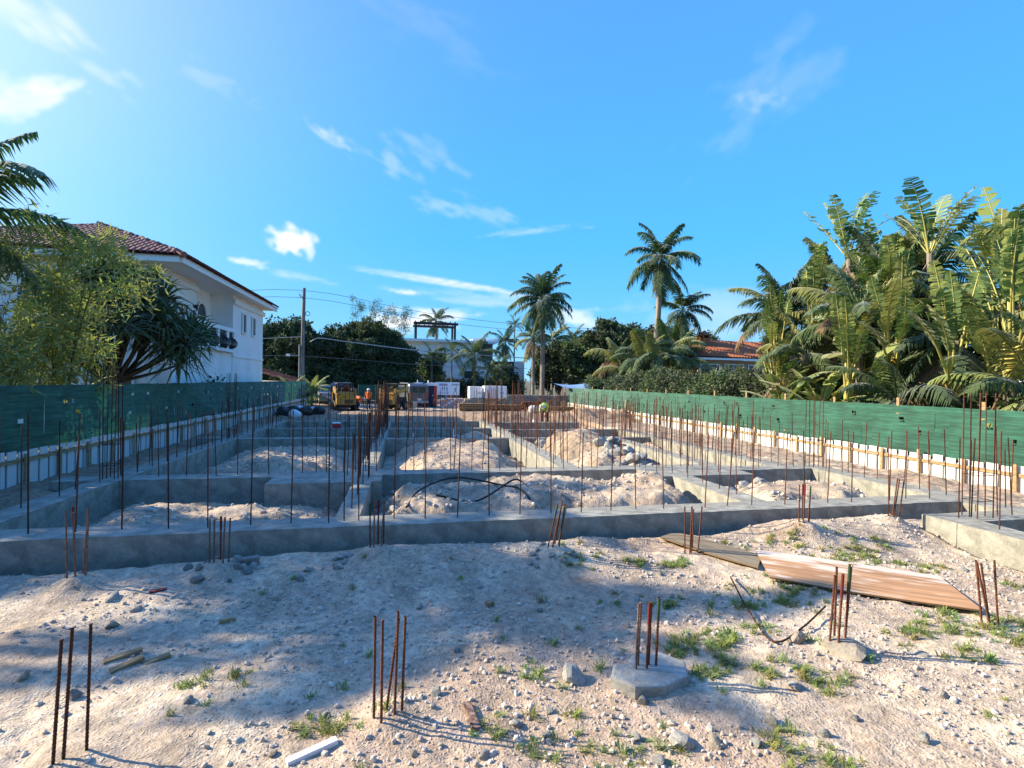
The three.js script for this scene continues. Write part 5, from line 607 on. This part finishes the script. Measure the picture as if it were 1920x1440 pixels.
palm('feather_palm', 'pale feathery palm with green stem before the villa railing', [18.4, -11.6], 2.8, coco, { seed: 75, fronds: 16, mats: [M.palmYellow, M.palmGreen, M.feather], r: 0.12, bark: M.culm, lowest: 5, wind: 0.6 });
palm('feather_palm', 'tall palm with windblown crown above the villa', [22.0, -12.6], 7.8, royal, { seed: 76, fronds: 22, mats: [M.palmGreen, M.palmYellow], r: 0.18, wind: 0.9, scale: 0.9 });
palm('feather_palm', 'low palm in the undergrowth at the foot of the first travellers palm', [18.2, -19.6], 1.6, coco, { seed: 77, fronds: 14, mats: [M.palmDark, M.palmGreen], r: 0.14, lowest: 4 });
traveller('travellers palm half hidden behind the tall strelitzia stems', [21.4, -19.6], 5.6, { seed: 6, s: 0.95, turn: 0.4, n: 15, spread: 1.25 });
traveller('slim travellers palm between the grey-trunked palm and the tall frayed strelitzia', [20.0, -17.8], 5.2, { seed: 7, s: 0.9, turn: 0.8, n: 13, spread: 0.9 });
palm('feather_palm', 'feathery palm crown showing above the first travellers palm', [22.4, -23.0], 8.0, royal, { seed: 78, fronds: 22, mats: [M.palmGreen, M.palmDark, M.palmYellow], r: 0.18, wind: 0.5, dead: 2 });
palm('feather_palm', 'yellowing feathery palm behind the slim travellers palm', [22.2, -18.0], 7.4, royal, { seed: 79, fronds: 22, mats: [M.palmGreen, M.palmYellow, M.palmGreen], r: 0.18, wind: 0.5, dead: 3 });
palm('feather_palm', 'feathery palm filling the gap below the radiating fan', [19.2, -14.4], 4.4, coco, { seed: 80, fronds: 18, mats: [M.palmGreen, M.palmYellow, M.palmDark], r: 0.14, dead: 2, lowest: 5 });
palm('feather_palm', 'slender palm with brown skirt beside the hedge-end travellers palm', [18.4, -20.6], 4.2, coco, { seed: 82, fronds: 18, mats: [M.palmGreen, M.palmYellow], r: 0.16, dead: 5 });
paddlePlant('banana_plant', 'banana plant with torn leaves at the dark gap before the villa', [18.8, -13.0], 3.2, PAD.up, { n: 9, s: 1.0, seed: 19, up: 0.45, dead: 3, group: 'banana plants' });
traveller('upright travellers palm with yellow stalks just behind the fence', [17.3, -17.0], 2.2, { seed: 8, s: 0.9, turn: 0.9, n: 14, spread: 0.8 });
traveller('upright travellers palm closing the row by the villa', [18.4, -12.2], 3.4, { seed: 9, s: 0.95, turn: 1.0, n: 15, spread: 1.0 });
traveller('upright travellers palm beside the hedge-end feather palm', [18.6, -22.6], 3.6, { seed: 10, s: 0.9, turn: 0.8, n: 14, spread: 0.9 });
for (const [x, z, h, r, s, l] of [[24.5, -21, 6.4, 2.4, 138, 'tall dark shrub behind the feathery palm crown'], [18.6, -22.4, 3.4, 1.5, 131, 'bush in the shade below the hedge-end feather palm'], [19.4, -18.8, 3.2, 1.5, 132, 'bush at the foot of the tall strelitzia'], [19.2, -15.6, 3.0, 1.4, 133, 'bush at the foot of the dark-paddled travellers palm'], [18.6, -12.6, 2.8, 1.3, 134, 'light bush below the villa railing'], [20.4, -11.2, 3.2, 1.4, 135, 'loose light bush next to the pale feathery palm'], [22.5, -20, 5.0, 2.2, 136, 'dense dark shrub filling the gap behind the bananas'], [23, -16.5, 4.6, 2.0, 137, 'dense shrub behind the tall strelitzias']]) tree('garden_bush', l, [x, z], h, r, { mat: s % 2 ? M.hedge : M.treeMid, geo: CL.fine, seed: s, base: 0.05, trunkR: 0.06, per: 60, lobes: 6, cat: 'bush' });
// trees behind the photographer, which keep the sky off the faces turned that way
[[-9, 9, 9, 4.2], [-2, 10.5, 10, 4.4], [5, 10, 9.5, 4.4], [12, 8.5, 9, 4.2], [-15, 4.5, 8, 3.6], [18.5, 4, 8, 3.8]].forEach(([x, z, h, r], i) => tree('garden_tree', 'leafy garden tree in the row facing the foundation front', [x, z], h, r, { mat: M.treeMid, seed: 151 + i, per: 34, base: 0.06, lobes: 11, group: 'garden trees facing the foundation' }));
console.log('plants done');
let BLK, WST, BRK; const std_brick = std(0.55, 0.34, 0.30);
// ---------------------------------------------------------------- machines, vehicles and stored goods at the far end
function wheelOf(t, x, y, z, r, w, rim = M.yellow) { const g = obj('wheel', put(new THREE.TorusGeometry(r * 0.72, r * 0.3, 8, 18), 0, 0, 0, 0, Math.PI / 2, 0, V(w / (r * 0.6), 1, 1)), M.rubber, t); g.position.set(x, y, z); obj('rim', cyl(r * 0.5, r * 0.5, w * 0.8, 14, 0, 0, 0, 0, 0, Math.PI / 2), rim, g); return g; }
function loader(label, [x, z], turn) { // skid steer; rear towards +z
  const t = thing('skid_steer_loader', label, 'loader', [x, land(x, z) - 0.02, z], turn, 'yellow skid steer loaders');
  obj('chassis', [rbox(1.15, 0.75, 2.1, 0.05, 0, 0.72, 0), rbox(1.3, 0.2, 1.6, 0.04, 0, 0.42, 0)], M.black, t);
  const eng = obj('engine_cover', [rbox(1.5, 0.95, 0.5, 0.06, 0, 0.98, 1.0), box(1.2, 0.1, 0.45, 0, 1.5, 0.95)], M.yellow, t);
  obj('lettering', put(new THREE.PlaneGeometry(0.7, 0.3), -0.12, 1.18, 1.256), print(128, 56, (c) => { c.fillStyle = '#c9921f'; c.fillRect(0, 0, 128, 56); c.fillStyle = '#15110c'; c.font = 'bold 46px sans-serif'; c.textAlign = 'center'; c.fillText('CAT', 64, 44); }), eng);
  obj('grille', [0, 1, 2, 3].map((k) => box(0.7, 0.05, 0.02, 0.2, 0.66 + k * 0.08, 1.262)), M.black, eng);
  const cab = obj('cab', [...[[-0.55, -0.85], [0.55, -0.85], [-0.55, 0.45], [0.55, 0.45]].map(([a, b]) => box(0.1, 1.15, 0.1, a, 1.62, b)), rbox(1.3, 0.12, 1.55, 0.04, 0, 2.2, -0.2), ...[-3, -2, -1, 0, 1, 2, 3].map((k) => box(0.03, 1.05, 0.03, k * 0.14, 1.62, 0.46))], M.black, t); obj('seat', [rbox(0.55, 0.15, 0.5, 0.04, 0, 1.2, -0.1), rbox(0.55, 0.6, 0.12, 0.04, 0, 1.5, 0.18)], M.rubber, cab);
  for (const s of [-1, 1]) { obj('lift_arm', [box(0.16, 0.3, 1.9, s * 0.72, 1.62, 0.1, 0.22), box(0.16, 0.9, 0.2, s * 0.72, 1.05, -1.25, 0.3), box(0.16, 0.75, 0.25, s * 0.72, 1.45, 0.95)], M.yellow, t); for (const b of [-0.62, 0.62]) wheelOf(t, s * 0.72, 0.4, b, 0.4, 0.28); obj('tail_lamp', box(0.16, 0.12, 0.03, s * 0.55, 1.36, 1.26), M.lampRed, t); }
  const bk = obj('bucket', [box(1.8, 0.06, 0.75, 0, 0.12, -1.85), box(1.8, 0.6, 0.06, 0, 0.4, -1.5, 0.2), box(0.05, 0.5, 0.7, -0.9, 0.35, -1.8), box(0.05, 0.5, 0.7, 0.9, 0.35, -1.8)], M.greyMetal, t);
  return t;
}
loader('yellow skid steer loader seen from behind with its operator in orange', [-4.9, -43.6], 0.25);
loader('yellow skid steer loader with raised arm beside the red-lamped truck', [-0.9, -44.0], -0.55);
function truck(label, [x, z], turn, paint, o = {}) { // pickup or van; tail towards +z
  const { van = false } = o, t = thing('parked_truck', label, 'truck', [x, land(x, z), z], turn, 'vehicles on the road'); const prof = van ? [[-2.5, 0.45], [2.45, 0.45], [2.5, 1.0], [2.45, 1.95], [2.2, 2.1], [-0.8, 2.1], [-1.5, 1.3], [-2.4, 1.1]] : [[-2.6, 0.45], [2.6, 0.45], [2.62, 1.12], [0.7, 1.12], [0.55, 1.85], [-0.6, 1.9], [-1.25, 1.2], [-2.45, 1.08]];
  const s = new THREE.Shape(); prof.forEach(([a, b], i) => (i ? s.lineTo(a, b) : s.moveTo(a, b))); const g = new THREE.ExtrudeGeometry(s, { depth: 1.7, bevelEnabled: true, bevelSize: 0.06, bevelThickness: 0.08, bevelSegments: 2 }); put(g, -0.85, 0, 0, 0, -Math.PI / 2, 0); put(g, 0, 0, 0); g.computeBoundingBox(); put(g, -(g.boundingBox.min.x + g.boundingBox.max.x) / 2, 0, 0);
  obj('body', boxUV(g), paint, t); const rear = van ? 2.53 : 0.72; obj('rear_window', box(1.35, 0.5, 0.03, 0, van ? 1.6 : 1.55, van ? 2.54 : 0.72, van ? 0 : -0.2), M.glass, t); for (const k of [-1, 1]) { obj('side_window', van ? box(0.03, 0.5, 2.6, k * 0.94, 1.62, 0.8) : box(0.03, 0.42, 1.0, k * 0.94, 1.55, -0.02), M.glass, t); obj('tail_lamp', box(0.16, 0.42, 0.05, k * 0.78, van ? 1.15 : 0.9, van ? 2.56 : 2.68), M.lampRed, t); for (const b of [-1.65, 1.6]) wheelOf(t, k * 0.82, 0.36, b, 0.37, 0.24, M.greyMetal); }
  obj('bumper', rbox(1.8, 0.2, 0.16, 0.04, 0, 0.5, van ? 2.6 : 2.72), M.greyMetal, t); obj('number_plate', box(0.4, 0.2, 0.02, 0, 0.72, van ? 2.575 : 2.69), M.white, t); if (o.rack) obj('roof_rack', [box(1.5, 0.06, 0.06, 0, 2.2, -0.5), box(1.5, 0.06, 0.06, 0, 2.2, 1.4), box(0.06, 0.06, 2.2, -0.72, 2.22, 0.45), box(0.06, 0.06, 2.2, 0.72, 2.22, 0.45), ...[-0.7, 0.7].flatMap((a) => [box(0.05, 0.2, 0.05, a, 2.1, -0.5), box(0.05, 0.2, 0.05, a, 2.1, 1.4)])], M.carSilver, t);
}
truck('dark blue van with pale roof rack parked behind the first loader', [-5.9, -50.5], 0.1, M.navy, { van: true, rack: true });
truck('dark grey van with bright red tail lamps parked behind the second loader', [0.4, -50.0], 0.35, M.carGrey, { van: true, rack: true });
truck('silver pickup truck parked at the far end of the shaded fence', [-8.0, -56.0], 0.2, M.carSilver);
function toilet(label, [x, z], turn, wall, door, roof) { const t = thing('portable_toilet', label, 'portable toilet', [x, land(x, z), z], turn, 'portable toilets'); obj('base', rbox(1.15, 0.15, 1.15, 0.03, 0, 0.07, 0), M.black, t); obj('cabin', [rbox(0.26, 1.95, 1.08, 0.03, -0.43, 1.1, 0), rbox(0.26, 1.95, 1.08, 0.03, 0.43, 1.1, 0), box(0.6, 1.95, 0.08, 0, 1.1, -0.48)], wall, t); const d = obj('door', rbox(0.58, 1.85, 0.06, 0.02, 0, 1.08, 0.49), door, t); obj('handle', box(0.06, 0.16, 0.05, 0.2, 1.1, 0.54), M.white, d); const s = new THREE.Shape(); s.moveTo(-0.56, 0); s.lineTo(0.56, 0); s.quadraticCurveTo(0.5, 0.24, 0, 0.26); s.quadraticCurveTo(-0.5, 0.24, -0.56, 0); obj('roof', put(new THREE.ExtrudeGeometry(s, { depth: 1.12, bevelEnabled: true, bevelSize: 0.02, bevelThickness: 0.02, bevelSegments: 2 }), 0, 2.06, -0.56), roof, t); obj('vent_pipe', cyl(0.05, 0.05, 0.35, 8, -0.3, 2.38, -0.3), M.white, t); }
toilet('red portable toilet with dark blue door and white rounded roof', [2.45, -49.8], -0.1, M.red, M.darkBlue, M.white);
toilet('plain blue portable toilet half behind the red one', [1.55, -52.2], 0.1, M.blue, M.blue, M.blue);
{ const t = thing('site_sign', 'large white site notice board with dark banner bands and small figures', 'sign', [4.3, land(4.3, -53), -53], 0); const m = print(512, 280, (c) => { c.fillStyle = '#e6edf3'; c.fillRect(0, 0, 512, 280); c.fillStyle = '#c4ccd6'; c.fillRect(330, 0, 4, 280); c.fillStyle = '#4d2a55'; c.fillRect(80, 34, 170, 40); c.fillStyle = '#6e7a72'; c.fillRect(348, 34, 150, 36); c.fillStyle = '#e8e2ea'; for (let k = 0; k < 7; k++) c.fillRect(92 + k * 22, 46, 14, 16); for (let k = 0; k < 6; k++) c.fillRect(358 + k * 23, 45, 15, 14); c.fillStyle = '#1d1f2b'; for (const [x, y, s] of [[150, 92, 1], [196, 92, 1], [244, 92, 1], [420, 120, 1.2]]) { c.beginPath(); c.arc(x, y + 12, 10 * s, 0, 7); c.fill(); c.fillRect(x - 9 * s, y + 22, 18 * s, 44 * s); c.fillRect(x - 7 * s, y + 62, 6 * s, 34 * s); c.fillRect(x + 2 * s, y + 62, 6 * s, 34 * s); } c.fillStyle = '#8d93a3'; for (let k = 0; k < 4; k++) c.fillRect(60, 210 + k * 15, 230, 6); });
  obj('board', box(2.5, 1.35, 0.04, 0, 1.75, 0), M.white, t); obj('notice', put(new THREE.PlaneGeometry(2.46, 1.31), 0, 1.75, 0.025), m, t); for (const k of [-1.0, 1.0]) obj('post', box(0.09, 2.2, 0.09, k, 0.9, -0.07), M.wood, t); }
{ // wrapped packs and lumber
  const R = rng(95); const pack = (x, z, w, h, d, y, label) => { const t = thing('wrapped_pack', label, 'building material', [x, land(x, z) + y, z], 0.02, 'white wrapped packs'); obj('pack', rbox(w, h, d, 0.03, 0, h / 2, 0), M.white, t); for (let k = 1; k < 5; k++) obj('strap', box(0.03, h + 0.012, d + 0.012, -w / 2 + (w * k) / 5, h / 2, 0), M.backBoard, t); obj('stencil', put(new THREE.PlaneGeometry(0.4, 0.25), w * 0.28, h * 0.45, d / 2 + 0.012), print(64, 40, (c) => { c.fillStyle = '#d9d9d9'; c.fillRect(0, 0, 64, 40); c.strokeStyle = '#3a4668'; c.lineWidth = 6; c.beginPath(); c.moveTo(6, 34); c.lineTo(30, 8); c.lineTo(40, 30); c.lineTo(58, 10); c.stroke(); }), t); for (const k of [-0.4, 0.4]) obj('bearer', box(0.12, 0.1, d, k * w, -0.05, 0), M.wood, t); };
  pack(8.3, -47.5, 2.1, 1.15, 1.4, 0.95, 'larger white wrapped pack with dark stencil on top of the block wall'); pack(6.5, -48.0, 1.2, 1.1, 1.2, 0.95, 'smaller white wrapped pack next to the larger one');
  { const t = thing('block_stack', 'long stack of grey blocks carrying the white wrapped packs', 'block stack', [7.5, land(7.5, -47.8), -47.8]); for (let j = 0; j < 4; j++) for (let i = 0; i < 11; i++) obj('block', BLK ??= rbox(0.385, 0.205, 1.3, 0.012), i % 3 ? M.rockGrey : M.rockTan, t).position.set(-2.0 + i * 0.395 + (j % 2) * 0.12, 0.12 + j * 0.21, 0); }
  const stack = (x, z, nx, ny, L, turn, label, mats) => { const t = thing('lumber_stack', label, 'lumber', [x, land(x, z), z], turn, 'lumber stacks at the far end'); const g = boxUV(new THREE.BoxGeometry(L, 0.09, 0.14)); for (let j = 0; j < ny; j++) for (let i = 0; i < nx; i++) { const p = obj('plank', g, mats[Math.floor(R() * mats.length)], t); p.position.set((R() - 0.5) * 0.4, 0.06 + j * 0.105, (i - nx / 2) * 0.17 + (R() - 0.5) * 0.03); p.rotation.y = (R() - 0.5) * 0.04; } return t; };
  stack(5.9, -43.2, 4, 6, 2.6, 0.05, 'neat stack of yellow lumber in front of the grey block stack', [M.wood, M.woodPale, M.woodBrown]); const b = stack(8.4, -43.4, 5, 5, 3.0, -0.04, 'brown lumber stack topped by two crossed pale boards', [M.woodBrown, M.wood, M.woodBrown]); for (const a of [0.45, -0.42]) { const p = obj('crossed_board', box(1.9, 0.05, 0.12, 0, 0, 0, 0, 0, a), M.woodPale, b); p.position.set(-0.5, 0.9, 0.5 + a * 0.2); }
  stack(10.9, -43.0, 4, 7, 1.6, 0.3, 'rust-coloured lumber stack next to the bar bundle', [M.woodBrown, M.rust]);
  stack(15.3 - 2.2, -41.6, 5, 3, 2.4, 0.2, 'low scrap lumber pile at the sunlit fence', [M.wood, M.woodPale, M.woodBrown]);
  for (let k = 0; k < 9; k++) { const x = lerp(11.2, 14.2, R()), z = -40.4 + R() * 1.4; const m = single('scrap_board', box(0.14, 0.03, 0.9 + R() * 0.7), R() < 0.5 ? M.woodPale : M.wood, 'pale splintered board leaning in the scrap pile by the sunlit fence', 'board', 'splintered boards by the fence'); m.position.set(x, land(x, z) + 0.38, z); m.rotation.set(-0.7 - R() * 0.5, R() * 6.3, R() * 0.3); }
  const pole = single('timber_prop', box(0.07, 3.6, 0.05), M.woodPale, 'single upright pale timber prop behind the site notice board', 'timber'); pole.position.set(4.7, 1.75, -53.4);
}
{ // bags, rubbish and bricks
  const R = rng(97), bagG = [1, 2, 3].map((s) => { const g = new THREE.SphereGeometry(0.5, 18, 12), p = g.attributes.position; for (let i = 0; i < p.count; i++) { const x = p.getX(i), y = p.getY(i), z = p.getZ(i), k = 0.8 + 0.55 * (fbm(x * 3 + s * 7, y * 3 + z * 2, 3, 191) - 0.3); p.setXYZ(i, x * k, Math.max(-0.3, y * k * 0.8), z * k); } g.computeVertexNormals(); return g; });
  const bag = (x, z, s, m, label, group) => { const b = single('rubbish_bag', bagG[Math.floor(R() * 3)], m, label, 'bag', group); b.position.set(x, land(x, z) + 0.24 * s, z); b.scale.setScalar(s); b.rotation.y = R() * 6; };
  bag(-6.9, -34.6, 0.9, M.bag, 'crumpled white sheeting heap on the dirt near the shaded fence', null); for (const [x, z] of [[-7.3, -38.6], [-7.9, -37.9], [-6.5, -38.9], [-7.6, -39.6]]) bag(x, z, 0.85, M.bag, 'white rubbish bag piled against the shaded fence', 'white rubbish bags'); for (const [x, z] of [[-7.5, -37.0], [-6.8, -37.6], [-6.0, -38.2], [-8.0, -36.4], [-6.6, -36.6]]) bag(x, z, 1.0, M.bagDark, 'black rubbish bag piled against the shaded fence', 'black rubbish bags');
  bag(10.4, -40.6, 1.0, M.bag, 'pale sheeting bundle beside the rust-coloured lumber', null); bag(11.9, -43.8, 0.9, M.rockTan, 'tan earth bag under the leaning boards', null); bag(12.6, -44.3, 0.9, M.rockGrey, 'grey earth bag next to the tan one', null);
  const low = thing('stone_wall', 'low dark stone wall along the road behind the lumber', 'wall', [12.5, 0, -50]); low.userData.kind = 'thing'; for (let j = 0; j < 4; j++) for (let i = 0; i < 12; i++) obj('stone', WST ??= rbox(0.62, 0.3, 0.4, 0.05), (i + j) % 3 ? M.rockGrey : M.rockTan, low).position.set(-3.6 + i * 0.64 + (j % 2) * 0.3, 0.22 + j * 0.31, 0);
  const br = thing('brick_pack', 'pink brick pack in front of the red portable toilet', 'bricks', [4.4, land(4.4, -48.2), -48.2]); for (let j = 0; j < 5; j++) for (let i = 0; i < 7; i++) obj('brick', BRK ??= rbox(0.29, 0.17, 0.8, 0.01), (i * 3 + j) % 4 ? std_brick : M.white, br).position.set(-0.95 + i * 0.3, 0.12 + j * 0.18, 0);
  const tp = thing('blue_tarp', 'pale blue tarp shelter behind the far end of the sunlit fence', 'tarp', [17.2, 0, -46]); const g = new THREE.PlaneGeometry(6, 3.4, 16, 8), p = g.attributes.position; put(g, 0, 2.35, 0, -Math.PI / 2 + 0.05, 0, 0); for (let i = 0; i < p.count; i++) p.setY(i, p.getY(i) + 0.12 * Math.sin(p.getX(i) * 1.1) - 0.05 * p.getZ(i)); g.computeVertexNormals(); M.tarp.side = THREE.DoubleSide; obj('sheet', g, M.tarp, tp); for (const a of [-2.9, 2.9]) for (const b of [-1.6, 1.6]) obj('pole', cyl(0.04, 0.04, 2.4, 6, a, 1.15, b), M.greyMetal, tp);
  const gs = thing('road_screen', 'short green screen fence along the road behind the workers', 'fence', [-1.9, 0, -55]); for (let i = 0; i < 3; i++) { obj('screen_panel', box(1.9, 1.6, 0.02, -1.9 + i * 1.95, 1.25, 0), M.clothSun, gs); obj('post', cyl(0.04, 0.04, 2.2, 6, -2.9 + i * 1.95, 1.05, -0.05), M.greyMetal, gs); }
}
// ---------------------------------------------------------------- people
function figure(field, size, res, off) { const mc = new MarchingCubes(res, M.skin, false, false, 60000); mc.isolation = 0; const n = mc.size, h = n / 2; for (let k = 0; k < n; k++) for (let j = 0; j < n; j++) for (let i = 0; i < n; i++) mc.field[i + j * n + k * n * n] = -field(V(((i - h) / h) * size + off.x, ((j - h) / h) * size + off.y, ((k - h) / h) * size + off.z)); mc.update(); const c = mc.count; const g = new THREE.BufferGeometry(); g.setAttribute('position', new THREE.BufferAttribute(mc.positionArray.slice(0, c * 3), 3)); g.setAttribute('normal', new THREE.BufferAttribute(mc.normalArray.slice(0, c * 3), 3)); put(g, off.x, off.y, off.z, 0, 0, 0, size); return g; }
const ab = V(0, 0, 0), ap = V(0, 0, 0);
function capsule(p, a, b, r0, r1) { ab.subVectors(b, a); ap.subVectors(p, a); const t = clamp(ap.dot(ab) / ab.lengthSq()); return ap.addScaledVector(ab, -t).length() - lerp(r0, r1, t); }
const smin = (a, b, k) => { const h = Math.max(k - Math.abs(a - b), 0) / k; return Math.min(a, b) - h * h * k * 0.25; };
function person(label, [x, y, z], turn, J, shirt, hat = M.hat) { // J: joints
  const t = thing('person', label, 'person', [x, y, z], turn); const v = Object.fromEntries(Object.entries(J).map(([k, p]) => [k, V(...p)])), chain = (list, k) => (p) => list.reduce((d, [a, b, r0, r1]) => smin(d, capsule(p, v[a], v[b], r0, r1), k), 9);
  const torso = [['hip', 'waist', 0.145, 0.135], ['waist', 'chest', 0.135, 0.16], ['chest', 'neck', 0.15, 0.07], ['shL', 'shR', 0.075, 0.075]], arms = [['shL', 'elL', 0.06, 0.046], ['elL', 'haL', 0.043, 0.032], ['shR', 'elR', 0.06, 0.046], ['elR', 'haR', 0.043, 0.032]], legs = [['hpL', 'knL', 0.095, 0.062], ['knL', 'anL', 0.06, 0.042], ['hpR', 'knR', 0.095, 0.062], ['knR', 'anR', 0.06, 0.042], ['hpL', 'hpR', 0.1, 0.1], ['anL', 'toL', 0.045, 0.04], ['anR', 'toR', 0.045, 0.04]], head = [['neck', 'head', 0.055, 0.07], ['head', 'crown', 0.095, 0.09], ['head', 'nose', 0.06, 0.02]];
  const body = figure(chain([...torso, ...arms, ...legs, ...head], 0.05), 1.05, 78, V(0, 0.95, 0)); const fingers = []; for (const s of ['L', 'R']) { const a = v['el' + s], h = v['ha' + s], d = h.clone().sub(a).normalize(), q = d.clone().cross(V(0.3, 0.2, 1)).normalize(); for (let k = 0; k < 4; k++) { const b = h.clone().addScaledVector(q, (k - 1.5) * 0.02), l = 0.075 + 0.012 * (k === 1 || k === 2 ? 1 : 0); fingers.push(taper([b, b.clone().addScaledVector(d, l * 0.5), b.clone().addScaledVector(d, l).add(V(0, -0.02, 0.015))], 0.011, 0.008, 4, 5)); } const b = h.clone().addScaledVector(q, -0.035).addScaledVector(d, -0.02); fingers.push(taper([b, b.clone().addScaledVector(q, -0.025).addScaledVector(d, 0.03), b.clone().addScaledVector(q, -0.02).addScaledVector(d, 0.06)], 0.012, 0.009, 4, 5)); }
  obj('body', [body, ...fingers], M.skin, t); const grow = (list) => list.map(([a, b, r0, r1]) => [a, b, r0 + 0.018, r1 + 0.018]);
  obj('shirt', figure(chain(grow([...torso, arms[0], arms[2]]), 0.05), 1.05, 78, V(0, 0.95, 0)), shirt, t); obj('trousers', figure(chain(grow(legs.slice(0, 5)), 0.05), 1.05, 78, V(0, 0.95, 0)), M.pants, t); obj('boots', figure(chain(grow(legs.slice(5)), 0.03), 1.05, 78, V(0, 0.95, 0)), M.black, t);
  const up = v.crown.clone().sub(v.head).normalize(), hg = merge([put(new THREE.SphereGeometry(0.125, 14, 7, 0, 6.3, 0, 1.57), 0, 0, 0), cyl(0.165, 0.15, 0.015, 16, 0, 0.0, 0.015)]); hg.applyMatrix4(new THREE.Matrix4().makeRotationFromQuaternion(new THREE.Quaternion().setFromUnitVectors(V(0, 1, 0), up)).setPosition(v.crown.clone().addScaledVector(up, 0.0))); obj('hard_hat', hg, hat, t); return t;
}
const STAND = { hip: [0, 0.95, 0], waist: [0, 1.1, 0], chest: [0, 1.32, 0.02], neck: [0, 1.5, 0], head: [0, 1.6, 0.02], crown: [0, 1.69, 0.01], nose: [0, 1.6, 0.12], shL: [-0.18, 1.42, 0], shR: [0.18, 1.42, 0], elL: [-0.25, 1.15, 0.02], elR: [0.25, 1.16, 0.03], haL: [-0.22, 0.92, 0.12], haR: [0.2, 0.95, 0.16], hpL: [-0.09, 0.9, 0], hpR: [0.09, 0.9, 0], knL: [-0.11, 0.5, 0.03], knR: [0.11, 0.5, 0.04], anL: [-0.12, 0.09, 0], anR: [0.13, 0.09, 0.02], toL: [-0.13, 0.05, 0.17], toR: [0.15, 0.05, 0.18] };
const BEND = { hip: [0, 0.78, -0.2], waist: [0, 0.9, -0.08], chest: [0, 0.98, 0.16], neck: [0, 0.96, 0.34], head: [0, 0.93, 0.44], crown: [0, 0.97, 0.52], nose: [0, 0.82, 0.49], shL: [-0.18, 0.97, 0.24], shR: [0.18, 0.97, 0.24], elL: [-0.2, 0.68, 0.32], elR: [0.2, 0.68, 0.32], haL: [-0.12, 0.45, 0.42], haR: [0.12, 0.45, 0.44], hpL: [-0.1, 0.75, -0.2], hpR: [0.1, 0.75, -0.2], knL: [-0.15, 0.47, 0.02], knR: [0.15, 0.47, 0.02], anL: [-0.16, 0.09, -0.12], anR: [0.16, 0.09, -0.12], toL: [-0.18, 0.05, 0.05], toR: [0.18, 0.05, 0.05] };
const SIT = { ...STAND, hpL: [-0.1, 0.9, 0], hpR: [0.1, 0.9, 0], knL: [-0.13, 0.88, 0.4], knR: [0.13, 0.88, 0.4], anL: [-0.13, 0.5, 0.45], anR: [0.13, 0.5, 0.45], toL: [-0.13, 0.45, 0.6], toR: [0.13, 0.45, 0.6], elL: [-0.24, 1.2, 0.12], elR: [0.24, 1.2, 0.12], haL: [-0.18, 1.12, 0.34], haR: [0.18, 1.12, 0.34] };
person('worker in neon yellow-green shirt and white hard hat bending over a far beam', [8.0, 0.3, -28.6], -0.5, BEND, M.neon);
person('worker in orange shirt standing with back turned beside the first loader', [-3.05, land(-3.05, -44.6), -44.6], 2.9, STAND, M.orange);
person('worker in orange shirt stooping between the first loader and the standing worker', [-3.85, land(-3.85, -44.0), -44.0], 1.2, BEND, M.orange);
person('operator in orange shirt seated inside the first loader', [-4.85, land(-4.9, -43.6) + 0.34, -43.75], 3.4, SIT, M.orange);
{ const t = thing('water_jug', 'white plastic jug on the soil beside the bending worker', 'jug', [7.4, land(7.4, -28.6), -28.6]); obj('body', rbox(0.22, 0.34, 0.22, 0.05, 0, 0.17, 0), M.white, t); obj('cap', cyl(0.05, 0.05, 0.06, 8, 0, 0.37, 0), M.blue, t); }
renderer.render(scene,camera);
